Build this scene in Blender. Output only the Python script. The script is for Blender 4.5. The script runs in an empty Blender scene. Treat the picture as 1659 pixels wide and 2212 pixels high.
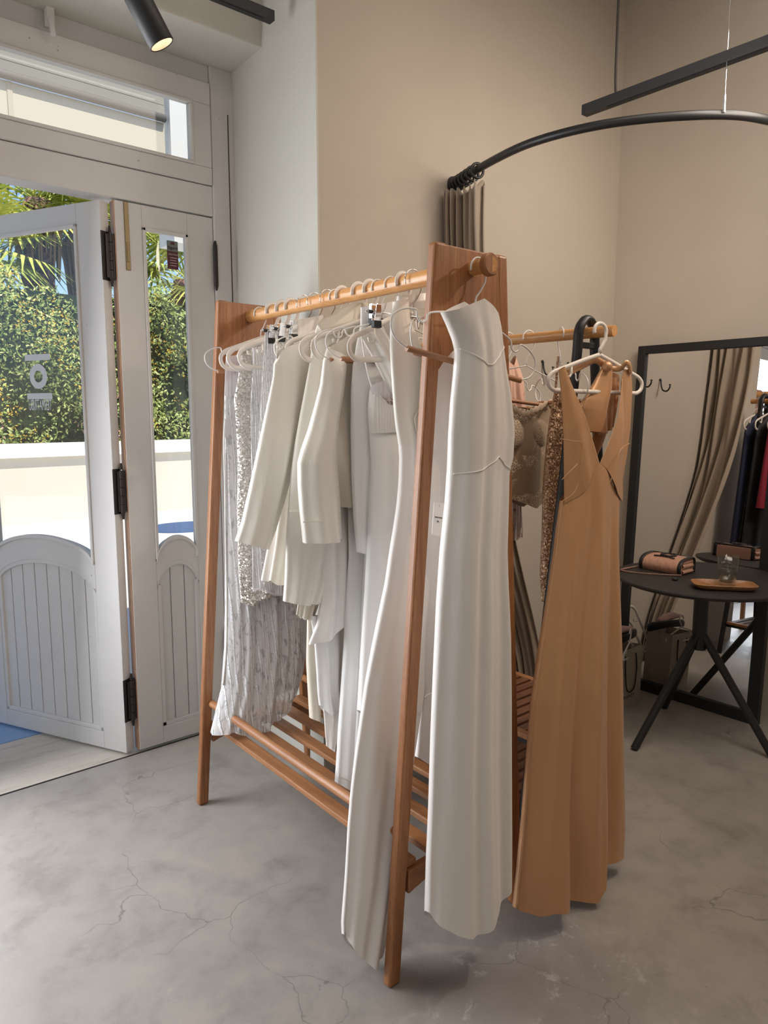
import bpy, bmesh, math, random
from mathutils import Vector, Matrix
random.seed(7)
C = bpy.context.scene.collection
SC = bpy.context.scene
W, H, F, HC = 1659.0, 2212.0, 1560.0, 1.40
YAW, PITCH = math.radians(40.4), math.radians(7.63)
FW = Vector((math.sin(YAW)*math.cos(PITCH), math.cos(YAW)*math.cos(PITCH), -math.sin(PITCH)))
RT = Vector((math.cos(YAW), -math.sin(YAW), 0)); UP = RT.cross(FW)
CAM = Vector((0, 0, HC))
# ---------------------------------------------------------------- camera, sky, sun, lights, exposure
cd = bpy.data.cameras.new('camera'); cam = bpy.data.objects.new('camera', cd); C.objects.link(cam)
cd.sensor_fit = 'HORIZONTAL'; cd.sensor_width = 36; cd.lens = 36*F/W; cd.clip_start = .02; cd.clip_end = 300
m3 = Matrix((RT, UP, -FW)).transposed()
cam.matrix_world = Matrix.Translation(CAM) @ m3.to_4x4()
SC.camera = cam
SC.view_settings.view_transform = 'Standard'; SC.view_settings.look = 'None'
SC.view_settings.exposure = 0.16; SC.view_settings.gamma = 1.0
SC.view_settings.use_curve_mapping = False
wd = bpy.data.worlds.new('sky'); SC.world = wd; wd.use_nodes = True
nt = wd.node_tree; bg = nt.nodes['Background']
sk = nt.nodes.new('ShaderNodeTexSky'); sk.sky_type = 'NISHITA'; sk.sun_disc = False
sk.sun_elevation = math.radians(58); sk.sun_rotation = math.radians(200); sk.air_density = 1.0; sk.dust_density = .6; sk.ozone_density = 2
nt.links.new(sk.outputs[0], bg.inputs[0]); bg.inputs[1].default_value = 0.16
def light(name, kind, loc, target, energy, color=(1,1,1), **kw):
    ld = bpy.data.lights.new(name, kind); ld.energy = energy; ld.color = color
    for k, v in kw.items(): setattr(ld, k, v)
    o = bpy.data.objects.new(name, ld); C.objects.link(o); o.location = loc
    o.rotation_euler = (Vector(target)-Vector(loc)).to_track_quat('-Z', 'Y').to_euler()
    return o
light('sun', 'SUN', (0, 0, 10), (-1.2, 3.2, 10-5.6), 4.3, (1, .95, .86), angle=math.radians(.6))
light('doorway_daylight', 'AREA', (-.22, 2.78, 1.32), (.25, 0, 1.0), 60, (.95, .97, 1.0), shape='RECTANGLE', size=1.45, size_y=1.75)
light('left_fill_light', 'AREA', (-2.1, .6, 1.6), (2, 1.2, 1.2), 13, (.93, .96, 1.0), shape='RECTANGLE', size=2.4, size_y=2.2)  # added soft fill from the left; the left wall has no window
light('ceiling_fill_light', 'AREA', (1.7, .3, 3.4), (1.7, .5, 0), 20, (1, .86, .72), shape='RECTANGLE', size=1.6, size_y=1.6)  # added overhead fill; no light panel is built in the ceiling
light('track_spot_glow', 'SPOT', (2.40, .55, 2.46), (1.5, 1.5, .9), 30, (1, .82, .66), spot_size=math.radians(85), spot_blend=.7, shadow_soft_size=.035)
light('wall_fill_spot', 'SPOT', (2.40, .95, 2.47), (2.5, 2.3, 1.75), 40, (1, .88, .76), spot_size=math.radians(140), spot_blend=.9, shadow_soft_size=.3)  # added fill to brighten the back wall, no lamp head on the track
light('wall_fill_spot', 'SPOT', (2.40, .35, 2.47), (3.6, 1.2, 1.8), 32, (1, .88, .76), spot_size=math.radians(135), spot_blend=.9, shadow_soft_size=.3)  # same kind of added fill, brightening the right wall

# ---------------------------------------------------------------- helpers
def P(px, py, ax, val):
    d = FW*F + RT*(px-W/2) + UP*(H/2-py); t = (val-CAM[ax])/d[ax]; return CAM + d*t
def Pz(px, py, depth):
    return CAM + (FW*F + RT*(px-W/2) + UP*(H/2-py))*(depth/F)
def sm(a, b, x):
    t = min(1, max(0, (x-a)/(b-a))); return t*t*(3-2*t)
def rootloc(p):
    l = Vector((0,0,0))
    while p: l = l + p.location; p = p.parent
    return l
def link(name, me, mat=None, parent=None, smooth=False):
    o = bpy.data.objects.new(name, me); C.objects.link(o)
    if mat: me.materials.append(mat)
    if smooth:
        me.polygons.foreach_set('use_smooth', [True]*len(me.polygons))
    if parent: o.parent = parent
    return o
class MB:
    def __init__(s): s.v = []; s.f = []
    def add(s, vs, fs):
        n = len(s.v); s.v += [Vector(v) for v in vs]; s.f += [[i+n for i in f] for f in fs]; return s
    def hexa(s, p):   # 8 points: bottom 4, top 4
        return s.add(p, [(3,2,1,0),(4,5,6,7),(0,1,5,4),(1,2,6,5),(2,3,7,6),(3,0,4,7)])
    def box(s, a, b):
        x0,y0,z0 = a; x1,y1,z1 = b
        return s.hexa([(x0,y0,z0),(x1,y0,z0),(x1,y1,z0),(x0,y1,z0),(x0,y0,z1),(x1,y0,z1),(x1,y1,z1),(x0,y1,z1)])
    def beam(s, a, b, w, t, ref=(0,1,0)):   # bar from a to b; t along ref-ish, w across
        a = Vector(a); b = Vector(b); d = (b-a).normalized(); r = Vector(ref)
        u = d.cross(r).normalized(); v = u.cross(d).normalized()
        p = []
        for q in (a, b):
            for su, sv in ((-1,-1),(1,-1),(1,1),(-1,1)): p.append(q+u*(su*w/2)+v*(sv*t/2))
        return s.hexa(p)
    def tube(s, pts, r, n=10, cap=True, flat=None, up=None):
        pts = [Vector(p) for p in pts]; rs = r if isinstance(r, (list, tuple)) else [r]*len(pts)
        N = len(pts); prev = None; rings = []
        for i, p in enumerate(pts):
            d = (pts[min(i+1,N-1)]-pts[max(i-1,0)])
            d = d.normalized() if d.length > 1e-9 else Vector((0,0,1))
            if up is not None: u = Vector(up); u = (u-d*u.dot(d)).normalized()
            elif prev is None:
                u = d.orthogonal().normalized()
            else:
                u = (prev-d*prev.dot(d)).normalized()
            prev = u; v = d.cross(u)
            ring = []
            for k in range(n):
                a = 2*math.pi*k/n
                fu = rs[i]*(flat[0] if flat else 1); fv = rs[i]*(flat[1] if flat else 1)
                ring.append(p+u*math.cos(a)*fu+v*math.sin(a)*fv)
            rings.append(ring)
        vs = [q for g in rings for q in g]; fs = []
        for i in range(N-1):
            for k in range(n):
                fs.append((i*n+k, i*n+(k+1)%n, (i+1)*n+(k+1)%n, (i+1)*n+k))
        if cap: fs += [tuple(range(n-1,-1,-1)), tuple(range((N-1)*n, N*n))]
        return s.add(vs, fs)
    def lathe(s, prof, c=(0,0,0), n=32, axis=None, sx=1, sy=1, cap=True):
        c = Vector(c); vs = []; fs = []
        M = Vector((0,0,1)).rotation_difference(Vector(axis)).to_matrix() if axis else Matrix.Identity(3)
        for r, z in prof:
            for k in range(n):
                a = 2*math.pi*k/n; vs.append(c+M@Vector((r*math.cos(a)*sx, r*math.sin(a)*sy, z)))
        m = len(prof)
        for i in range(m-1):
            for k in range(n): fs.append((i*n+k, i*n+(k+1)%n, (i+1)*n+(k+1)%n, (i+1)*n+k))
        if cap: fs += [tuple(range(n-1,-1,-1)), tuple(range((m-1)*n, m*n))]
        return s.add(vs, fs)
    def strip(s, us, lo, hi, T, t0, t1):  # prism between two height curves over samples us; T maps (u,t,z)->world
        n = len(us); vs = []
        for u, a, b in zip(us, lo, hi): vs += [T(u,t0,a), T(u,t0,b), T(u,t1,b), T(u,t1,a)]
        fs = []
        for i in range(n-1):
            for k in range(4): fs.append((i*4+k, i*4+(k+1)%4, i*4+4+(k+1)%4, i*4+4+k))
        fs += [(3,2,1,0), (4*n-4,4*n-3,4*n-2,4*n-1)]
        return s.add(vs, fs)
    def grid(s, rows, closed=False):
        n = len(rows[0]); m = len(rows); vs = [q for r in rows for q in r]; fs = []
        for i in range(m-1):
            for k in range(n if closed else n-1): fs.append((i*n+k, i*n+(k+1)%n, (i+1)*n+(k+1)%n, (i+1)*n+k))
        return s.add(vs, fs)
    def build(s, name, mat=None, parent=None, smooth=False, bevel=0, seg=2, subd=0, solid=0, autosmooth=False):
        off = rootloc(parent)
        me = bpy.data.meshes.new(name); me.from_pydata([tuple(v-off) for v in s.v], [], s.f)
        bm = bmesh.new(); bm.from_mesh(me); bmesh.ops.recalc_face_normals(bm, faces=bm.faces); bm.to_mesh(me); bm.free()
        o = link(name, me, mat, parent, smooth)
        if bevel:
            b = o.modifiers.new('bevel', 'BEVEL'); b.width = bevel; b.segments = seg; b.limit_method = 'ANGLE'; b.angle_limit = math.radians(40)
        if solid:
            b = o.modifiers.new('thickness', 'SOLIDIFY'); b.thickness = solid; b.offset = 0
        if subd:
            b = o.modifiers.new('smooth', 'SUBSURF'); b.levels = subd; b.render_levels = subd
        if autosmooth:
            try: me.set_sharp_from_angle(angle=math.radians(35)); me.polygons.foreach_set('use_smooth', [True]*len(me.polygons))
            except Exception: pass
        return o
def tag(o, label, cat, group=None, kind=None):
    o['label'] = label; o['category'] = cat
    if group: o['group'] = group
    if kind: o['kind'] = kind
    return o
def thing(name, loc, label, cat, group=None):
    o = bpy.data.objects.new(name, None); C.objects.link(o); o.location = loc; o.empty_display_size = .05
    return tag(o, label, cat, group)
def struct(o): o['kind'] = 'structure'; return o
def sroot(name, loc=(0,0,0)):
    o = bpy.data.objects.new(name, None); C.objects.link(o); o.location = loc; o['kind'] = 'structure'; return o
def bez(pts, n=8):   # Catmull-Rom through points
    pts = [Vector(p) for p in pts]; out = []
    for i in range(len(pts)-1):
        a = pts[max(i-1,0)]; b = pts[i]; c = pts[i+1]; d = pts[min(i+2,len(pts)-1)]
        for k in range(n):
            t = k/n
            out.append(.5*((2*b)+(c-a)*t+(2*a-5*b+4*c-d)*t*t+(3*b-a-3*c+d)*t**3))
    out.append(pts[-1]); return out
def text_mesh(name, body, size, mat, T, parent=None, mirror=False, sx=1.0, spacing=1.0):
    cu = bpy.data.curves.new(name, 'FONT'); cu.body = body; cu.size = size; cu.align_x = 'CENTER'; cu.align_y = 'CENTER'; cu.extrude = .0004; cu.space_character = spacing
    o = bpy.data.objects.new(name, cu); C.objects.link(o)
    dg = bpy.context.evaluated_depsgraph_get(); me = bpy.data.meshes.new_from_object(o.evaluated_get(dg))
    bpy.data.objects.remove(o); off = rootloc(parent)
    for v in me.vertices:
        x = v.co.x*sx*(-1 if mirror else 1); v.co = Vector(T(x, v.co.y, v.co.z)) - off
    me.materials.clear(); return link(name, me, mat, parent)

# ---------------------------------------------------------------- materials
def mat(name, col=(.8,.8,.8), rough=.5, metal=0, **kw):
    m = bpy.data.materials.new(name); m.use_nodes = True; b = m.node_tree.nodes['Principled BSDF']
    b.inputs['Base Color'].default_value = (*col, 1); b.inputs['Roughness'].default_value = rough; b.inputs['Metallic'].default_value = metal
    for k, v in kw.items():
        b.inputs[k].default_value = (*v, 1) if isinstance(v, tuple) else v
    return m
def N(m, t, **kw):
    n = m.node_tree.nodes.new(t)
    for k, v in kw.items():
        if k in n.inputs: n.inputs[k].default_value = v
        else: setattr(n, k, v)
    return n
def L(m, a, b): m.node_tree.links.new(a, b)
def bs(m): return m.node_tree.nodes['Principled BSDF']
def ramp(m, src, stops):
    r = N(m, 'ShaderNodeValToRGB'); e = r.color_ramp.elements
    while len(e) > 1: e.remove(e[-1])
    for i, (p, c) in enumerate(stops):
        el = e[0] if i == 0 else e.new(p)
        el.position = p; el.color = (*c, 1) if len(c) == 3 else c
    L(m, src, r.inputs[0]); return r
def coords(m, scale=(1,1,1), rot=(0,0,0)):
    tc = N(m, 'ShaderNodeTexCoord'); mp = N(m, 'ShaderNodeMapping'); mp.inputs['Scale'].default_value = scale; mp.inputs['Rotation'].default_value = rot
    L(m, tc.outputs['Object'], mp.inputs[0]); return mp.outputs[0]
def bump(m, src, strength=.3, dist=.005, after=None):
    b = N(m, 'ShaderNodeBump'); b.inputs['Strength'].default_value = strength; b.inputs['Distance'].default_value = dist
    L(m, src, b.inputs['Height'])
    if after: L(m, after.outputs[0], b.inputs['Normal'])
    L(m, b.outputs[0], bs(m).inputs['Normal']); return b
def noise(m, co, scale, detail=4, rough=.5, dist=0):
    n = N(m, 'ShaderNodeTexNoise'); n.inputs['Scale'].default_value = scale; n.inputs['Detail'].default_value = detail; n.inputs['Roughness'].default_value = rough; n.inputs['Distortion'].default_value = dist
    L(m, co, n.inputs['Vector']); return n.outputs['Fac']
def mixc(m, fac, a, b, mode='MIX'):
    x = N(m, 'ShaderNodeMix'); x.data_type = 'RGBA'; x.blend_type = mode
    for i, v in ((6, a), (7, b)):
        if isinstance(v, tuple): x.inputs[i].default_value = (*v, 1)
        else: L(m, v, x.inputs[i])
    if isinstance(fac, (int, float)): x.inputs[0].default_value = fac
    else: L(m, fac, x.inputs[0])
    return x.outputs[2]
def plaster(name, c1, c2, s=1.0, bstr=.35):
    m = mat(name, c1, .9); co = coords(m); n = noise(m, co, 1.1*s, 5, .6)
    r = ramp(m, n, [(.3, c1), (.7, c2)]); L(m, r.outputs[0], bs(m).inputs['Base Color'])
    bump(m, noise(m, co, 160, 4, .7), bstr, .002); return m
def wood(name, dark, lit, grain=(26,26,1.6), rough=.42):
    m = mat(name, lit, rough); co = coords(m, grain); n = noise(m, co, 2.2, 6, .65, .6)
    r = ramp(m, n, [(.28, dark), (.5, tuple((a+b)/2 for a, b in zip(dark, lit))), (.72, lit)])
    n2 = noise(m, coords(m, tuple(g*6 for g in grain)), 2.5, 3, .7)
    r2 = ramp(m, n2, [(.42, (.80,.74,.7)), (.55, (1,1,1))])
    L(m, mixc(m, .8, r.outputs[0], r2.outputs[0], 'MULTIPLY'), bs(m).inputs['Base Color']); bump(m, n2, .08, .001); return m
M = {}
M['wall'] = plaster('greige_plaster', (.47,.41,.345), (.52,.455,.38))
M['reveal'] = plaster('offwhite_plaster', (.55,.53,.475), (.59,.57,.51), 1, .8)
M['ceil'] = plaster('ceiling_plaster', (.62,.6,.56), (.66,.64,.6))
def painted(name, c):
    m = mat(name, c, .45); co = coords(m)
    n = noise(m, co, 2.5, 6, .7); r = ramp(m, n, [(.3, tuple(x*.93 for x in c)), (.65, c)])
    ch = noise(m, co, 38, 3, .6); r2 = ramp(m, ch, [(.245, (.45,.42,.38)), (.26, (1,1,1))])
    L(m, mixc(m, 1, r.outputs[0], r2.outputs[0], 'MULTIPLY'), bs(m).inputs['Base Color'])
    bump(m, noise(m, coords(m, (60,60,4)), 2, 4, .6), .12, .002); return m
M['paint'] = painted('white_painted_wood', (.68,.655,.635))
M['rawedge'] = wood('worn_bare_edge', (.42,.22,.12), (.62,.38,.24))
# concrete floor
def concrete():
    m = mat('polished_concrete', (.4,.39,.38), .5); co = coords(m)
    big = noise(m, co, 1.1, 6, .6, .2); r = ramp(m, big, [(.28, (.26,.238,.22)), (.45, (.335,.307,.28)), (.62, (.375,.343,.31)), (.8, (.325,.297,.27))])
    mid = noise(m, co, 6.5, 9, .72, .25); r2 = ramp(m, mid, [(.30, (.74,.73,.73)), (.5, (1,1,1)), (.70, (1.10,1.09,1.07))])
    c = mixc(m, .9, r.outputs[0], r2.outputs[0], 'MULTIPLY')
    fl = noise(m, co, 19, 8, .8, .3); r3 = ramp(m, fl, [(.60, (0,0,0)), (.72, (1,1,1))])
    gate = ramp(m, noise(m, co, 2.2, 3), [(.53, (0,0,0)), (.62, (.38,.38,.38))])
    c = mixc(m, mixc(m, 1, r3.outputs[0], gate.outputs[0], 'MULTIPLY'), c, (.54,.515,.48))
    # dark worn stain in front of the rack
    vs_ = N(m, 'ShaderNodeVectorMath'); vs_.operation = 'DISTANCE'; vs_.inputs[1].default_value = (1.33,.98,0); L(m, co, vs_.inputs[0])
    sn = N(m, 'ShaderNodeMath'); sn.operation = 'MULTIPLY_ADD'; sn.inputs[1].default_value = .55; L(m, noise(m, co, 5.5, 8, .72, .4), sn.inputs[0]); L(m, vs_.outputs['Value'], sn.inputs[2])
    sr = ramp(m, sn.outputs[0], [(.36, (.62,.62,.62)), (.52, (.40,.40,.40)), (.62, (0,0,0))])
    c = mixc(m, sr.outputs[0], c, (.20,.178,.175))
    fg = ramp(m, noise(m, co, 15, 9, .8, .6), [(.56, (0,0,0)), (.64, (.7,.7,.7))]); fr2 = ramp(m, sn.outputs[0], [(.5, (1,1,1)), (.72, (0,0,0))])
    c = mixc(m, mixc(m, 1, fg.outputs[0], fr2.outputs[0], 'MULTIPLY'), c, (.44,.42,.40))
    # cracks
    wco = N(m, 'ShaderNodeVectorMath'); wco.operation = 'ADD'; nn = N(m, 'ShaderNodeTexNoise'); nn.inputs['Scale'].default_value = 3; nn.inputs['Detail'].default_value = 5
    L(m, co, nn.inputs['Vector']); sc = N(m, 'ShaderNodeVectorMath'); sc.operation = 'SCALE'; sc.inputs['Scale'].default_value = .28
    L(m, nn.outputs['Color'], sc.inputs[0]); L(m, co, wco.inputs[0]); L(m, sc.outputs[0], wco.inputs[1])
    v = N(m, 'ShaderNodeTexVoronoi', feature='DISTANCE_TO_EDGE'); v.inputs['Scale'].default_value = 2.1; L(m, wco.outputs[0], v.inputs['Vector'])
    cr = ramp(m, v.outputs['Distance'], [(0, (.8,.8,.8)), (.0012, (.6,.6,.6)), (.0028, (0,0,0))])
    cg = ramp(m, noise(m, co, 1.7, 2), [(.5, (0,0,0)), (.56, (.75,.75,.75))])
    c = mixc(m, mixc(m, 1, cr.outputs[0], cg.outputs[0], 'MULTIPLY'), c, (.10,.095,.09))
    pit = N(m, 'ShaderNodeTexVoronoi'); pit.inputs['Scale'].default_value = 26; L(m, co, pit.inputs['Vector'])
    pr = ramp(m, pit.outputs['Distance'], [(0, (1,1,1)), (.05, (.8,.8,.8)), (.075, (0,0,0))]); pg = ramp(m, noise(m, co, 4, 2), [(.56, (0,0,0)), (.62, (.7,.7,.7))])
    c = mixc(m, mixc(m, 1, pr.outputs[0], pg.outputs[0], 'MULTIPLY'), c, (.17,.16,.15))
    L(m, c, bs(m).inputs['Base Color'])
    rr = ramp(m, mid, [(.3, (.34,)*3), (.7, (.55,)*3)]); L(m, rr.outputs[0], bs(m).inputs['Roughness'])
    bump(m, noise(m, co, 40, 6, .7), .1, .002); return m
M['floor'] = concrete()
def travertine():
    m = mat('travertine', (.6,.54,.47), .5); co = coords(m, (1.2,7,1), (0,0,.5)); n = noise(m, co, 2.5, 7, .7, .4)
    r = ramp(m, n, [(.3, (.44,.38,.32)), (.45, (.60,.54,.46)), (.7, (.68,.62,.54))]); L(m, r.outputs[0], bs(m).inputs['Base Color'])
    bump(m, n, .3, .003); return m
M['trav'] = travertine()
M['oak'] = wood('oiled_oak_upright', (.25,.095,.034), (.43,.19,.074), (34,34,1.5))
M['oakX'] = wood('oiled_oak_crosswise', (.24,.095,.036), (.42,.185,.075), (1.5,34,34))
M['oakY'] = wood('oiled_oak_lengthwise', (.27,.11,.042), (.47,.22,.09), (34,1.5,34))
M['rail'] = wood('lacquered_beech_rail', (.50,.235,.08), (.72,.39,.155), (30,1.5,30), .28)
M['slatdark'] = wood('dark_acacia_slats', (.10,.032,.014), (.24,.095,.045), (2,30,30))
M['tray'] = wood('acacia_tray_wood', (.24,.10,.035), (.44,.22,.09), (30,3,30), .4)
M['dowel'] = wood('hanger_dowel_wood', (.30,.13,.06), (.50,.25,.12), (2,60,60))
M['black'] = mat('black_powder_coat', (.012,.012,.013), .42)
M['blackmatt'] = mat('matt_black_aluminium', (.018,.018,.02), .55)
M['blackwood'] = mat('black_stained_frame', (.010,.010,.011), .5)
M['tabletop'] = mat('charcoal_table_top', (.020,.017,.016), .55)
M['iron'] = mat('aged_iron', (.055,.048,.045), .45, .8)
M['brass'] = mat('tarnished_brass', (.26,.20,.11), .45, .8)
M['chrome'] = mat('polished_chrome', (.85,.85,.86), .12, 1)
M['rubber'] = mat('black_rubber_pad', (.012,.012,.013), .6)
M['plastic'] = mat('cream_plastic', (.72,.66,.60), .38)
M['wire'] = mat('white_coated_wire', (.74,.71,.68), .4)
M['rope'] = mat('black_rope', (.02,.015,.013), .8)
M['mirror'] = mat('mirror_glass', (.80,.80,.80), .0, 1)
M['lampin'] = mat('spot_reflector', (.8,.68,.58), .35)
def emis(name, c, s):
    m = mat(name, c, .5); bs(m).inputs['Emission Color'].default_value = (*c, 1); bs(m).inputs['Emission Strength'].default_value = s; return m
M['bulb'] = emis('spot_bulb', (1,.9,.7), 5)
def glassmat(name, tint=(1,1,1), refl=1.0):
    m = bpy.data.materials.new(name); m.use_nodes = True; t = m.node_tree; t.nodes.clear()
    o = t.nodes.new('ShaderNodeOutputMaterial'); mx = t.nodes.new('ShaderNodeMixShader'); tr = t.nodes.new('ShaderNodeBsdfTransparent'); gl = t.nodes.new('ShaderNodeBsdfGlossy'); fr = t.nodes.new('ShaderNodeLayerWeight'); pw_ = t.nodes.new('ShaderNodeMath'); pw_.operation = 'POWER'; pw_.inputs[1].default_value = 5; ma_ = t.nodes.new('ShaderNodeMath'); ma_.operation = 'MULTIPLY_ADD'; ma_.inputs[1].default_value = .9; ma_.inputs[2].default_value = .035
    tr.inputs[0].default_value = (*tint, 1); gl.inputs['Roughness'].default_value = 0.0; t.links.new(fr.outputs['Facing'], pw_.inputs[0]); t.links.new(pw_.outputs[0], ma_.inputs[0])
    gl.inputs[0].default_value = (refl, refl, refl, 1)
    t.links.new(ma_.outputs[0], mx.inputs[0]); t.links.new(tr.outputs[0], mx.inputs[1]); t.links.new(gl.outputs[0], mx.inputs[2]); t.links.new(mx.outputs[0], o.inputs[0]); return m
M['pane'] = glassmat('window_glass', (.97,.98,.975))
M['tumbler'] = glassmat('tumbler_glass', (.93,.94,.93))
M['water'] = glassmat('water', (.88,.88,.86))
# fabrics
def satin(name, c, rough=.38, sheen=.3, weave=900, aniso=0, spec=.5):
    m = mat(name, c, rough); b = bs(m); b.inputs['Sheen Weight'].default_value = sheen; b.inputs['Sheen Roughness'].default_value = .4
    b.inputs['Specular IOR Level'].default_value = spec
    co = coords(m); n2 = noise(m, coords(m, (1,1,.35)), 9, 4, .55)
    bump(m, n2, .45, .014); return m
M['whitesatin'] = satin('ivory_satin', (.80,.755,.715), .27)
M['whitecrepe'] = satin('white_crepe', (.82,.785,.757), .6, .3)
M['coolcrepe'] = satin('cool_white_crepe', (.80,.79,.78), .58, .3)
M['cream'] = satin('cream_suiting', (.77,.71,.61), .6, .3)
M['ivory'] = satin('ivory_suiting', (.80,.765,.70), .5, .3)
M['gold'] = satin('champagne_gold_satin', (.60,.33,.165), .32, .1, spec=.6)
bs(M['gold']).inputs['Metallic'].default_value = .3
M['goldmatt'] = satin('champagne_gold_inside', (.48,.25,.11), .5, .2)
M['blush'] = satin('blush_satin', (.70,.43,.33), .38)
M['navy'] = satin('navy_crepe', (.010,.013,.045), .7, .2)
M['blackcloth'] = satin('black_crepe', (.010,.010,.012), .7, .2)
M['red'] = satin('crimson_silk', (.28,.012,.035), .5, .2)
M['greycloth'] = satin('dusty_taupe_chiffon', (.20,.15,.12), .7, .2)
M['curtain'] = satin('taupe_linen_curtain', (.36,.29,.225), .85, .2)
def see(m, fac_node=None, alpha=.5):
    b = bs(m)
    if fac_node is None: b.inputs['Alpha'].default_value = alpha
    else: L(m, fac_node, b.inputs['Alpha'])
    return m
M['tulle'] = see(satin('sheer_lilac_tulle', (.80,.76,.80), .7), alpha=.42)
def lace(name, c, base_alpha=.45, sc=22):
    m = satin(name, c, .55); co = coords(m, (1,1,.28))
    n = N(m, 'ShaderNodeTexNoise'); n.inputs['Scale'].default_value = sc; n.inputs['Detail'].default_value = 3; n.inputs['Distortion'].default_value = 1.2; L(m, co, n.inputs['Vector'])
    v = N(m, 'ShaderNodeTexVoronoi', feature='DISTANCE_TO_EDGE'); v.inputs['Scale'].default_value = sc*1.3
    w = N(m, 'ShaderNodeVectorMath'); w.operation = 'ADD'; s2 = N(m, 'ShaderNodeVectorMath'); s2.operation = 'SCALE'; s2.inputs['Scale'].default_value = .05
    L(m, n.outputs['Color'], s2.inputs[0]); L(m, co, w.inputs[0]); L(m, s2.outputs[0], w.inputs[1]); L(m, w.outputs[0], v.inputs['Vector'])
    wv = N(m, 'ShaderNodeTexWave'); wv.bands_direction = 'X'; wv.inputs['Scale'].default_value = sc*.55; wv.inputs['Distortion'].default_value = 7; wv.inputs['Detail'].default_value = 3; wv.inputs['Detail Scale'].default_value = .8; L(m, coords(m, (1,1,.16)), wv.inputs['Vector'])
    line = ramp(m, wv.outputs['Fac'], [(.74, (0,0,0)), (.90, (1,1,1))])
    leaf = ramp(m, noise(m, coords(m, (1,1,.55)), sc*2.2, 2, .5, .4), [(.585, (0,0,0)), (.62, (1,1,1))])
    vd = N(m, 'ShaderNodeTexVoronoi'); vd.inputs['Scale'].default_value = 170; L(m, coords(m), vd.inputs['Vector'])
    bead = ramp(m, vd.outputs['Distance'], [(.2, (1,1,1)), (.35, (0,0,0))])
    col = mixc(m, mixc(m, 1, leaf.outputs[0], (.8,.8,.8), 'MULTIPLY'), c, tuple(x*.42 for x in c))
    col = mixc(m, line.outputs[0], col, (.92,.92,.95)); L(m, col, bs(m).inputs['Base Color'])
    a = mixc(m, 1, line.outputs[0], leaf.outputs[0], 'ADD'); mp = ramp(m, a, [(0, (base_alpha,)*3), (1, (.97,)*3)]); L(m, mp.outputs[0], bs(m).inputs['Alpha'])
    hb = mixc(m, 1, line.outputs[0], bead.outputs[0], 'MULTIPLY')
    rr = ramp(m, hb, [(0, (.6,)*3), (1, (.15,)*3)]); L(m, rr.outputs[0], bs(m).inputs['Roughness'])
    bump(m, mixc(m, 1, line.outputs[0], hb, 'ADD'), .8, .004); return m
M['lace'] = lace('beaded_white_lace', (.80,.79,.80), .74, 30)
M['lace2'] = lace('sheer_white_lace', (.76,.75,.76), .38, 80)
M['blushlace'] = lace('blush_lace', (.36,.22,.17), .75, 45)
def sequin(name, c1, c2, metal=.75, sc=150):
    m = mat(name, c1, .25, metal); co = coords(m); v = N(m, 'ShaderNodeTexVoronoi'); v.inputs['Scale'].default_value = sc; L(m, co, v.inputs['Vector'])
    r = ramp(m, v.outputs['Color'], [(.15, c2), (.5, c1), (.9, tuple(min(1, x*1.25) for x in c1))]); L(m, r.outputs[0], bs(m).inputs['Base Color'])
    nm = N(m, 'ShaderNodeVectorMath'); nm.operation = 'SUBTRACT'; nm.inputs[1].default_value = (.5,.5,.5); L(m, v.outputs['Color'], nm.inputs[0])
    sc2 = N(m, 'ShaderNodeVectorMath'); sc2.operation = 'SCALE'; sc2.inputs['Scale'].default_value = 1.5; L(m, nm.outputs[0], sc2.inputs[0])
    ge = N(m, 'ShaderNodeNewGeometry'); ad = N(m, 'ShaderNodeVectorMath'); ad.operation = 'ADD'; L(m, ge.outputs['Normal'], ad.inputs[0]); L(m, sc2.outputs[0], ad.inputs[1])
    no = N(m, 'ShaderNodeVectorMath'); no.operation = 'NORMALIZE'; L(m, ad.outputs[0], no.inputs[0]); L(m, no.outputs[0], bs(m).inputs['Normal']); return m
M['sequin'] = sequin('silver_sequins', (.78,.74,.69), (.46,.41,.36), .3, 240); bs(M['sequin']).inputs['Roughness'].default_value = .33
M['goldsequin'] = sequin('rose_gold_sequins', (.52,.33,.20), (.26,.14,.08), .35, 280); bs(M['goldsequin']).inputs['Roughness'].default_value = .35
def corset():
    m = satin('taupe_corset_mesh', (.30,.215,.135), .6); co = coords(m)
    v = N(m, 'ShaderNodeTexVoronoi', feature='DISTANCE_TO_EDGE'); v.inputs['Scale'].default_value = 130; L(m, co, v.inputs['Vector'])
    n = noise(m, co, 9, 3, .6, 1.2); tcn = N(m, 'ShaderNodeSeparateXYZ'); L(m, coords(m), tcn.inputs[0])
    l = ramp(m, v.outputs['Distance'], [(.05, (1,1,1)), (.14, (0,0,0))])
    g = ramp(m, n, [(.50, (0,0,0)), (.56, (1,1,1))])
    f = mixc(m, 1, l.outputs[0], g.outputs[0], 'MULTIPLY')
    L(m, mixc(m, f, (.27,.19,.115), (.60,.46,.34)), bs(m).inputs['Base Color']); bump(m, f, .6, .003); return m
M['corset'] = corset()
M['lacetrim'] = lace('metallic_lace_trim', (.48,.36,.26), .85, 90)

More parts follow.
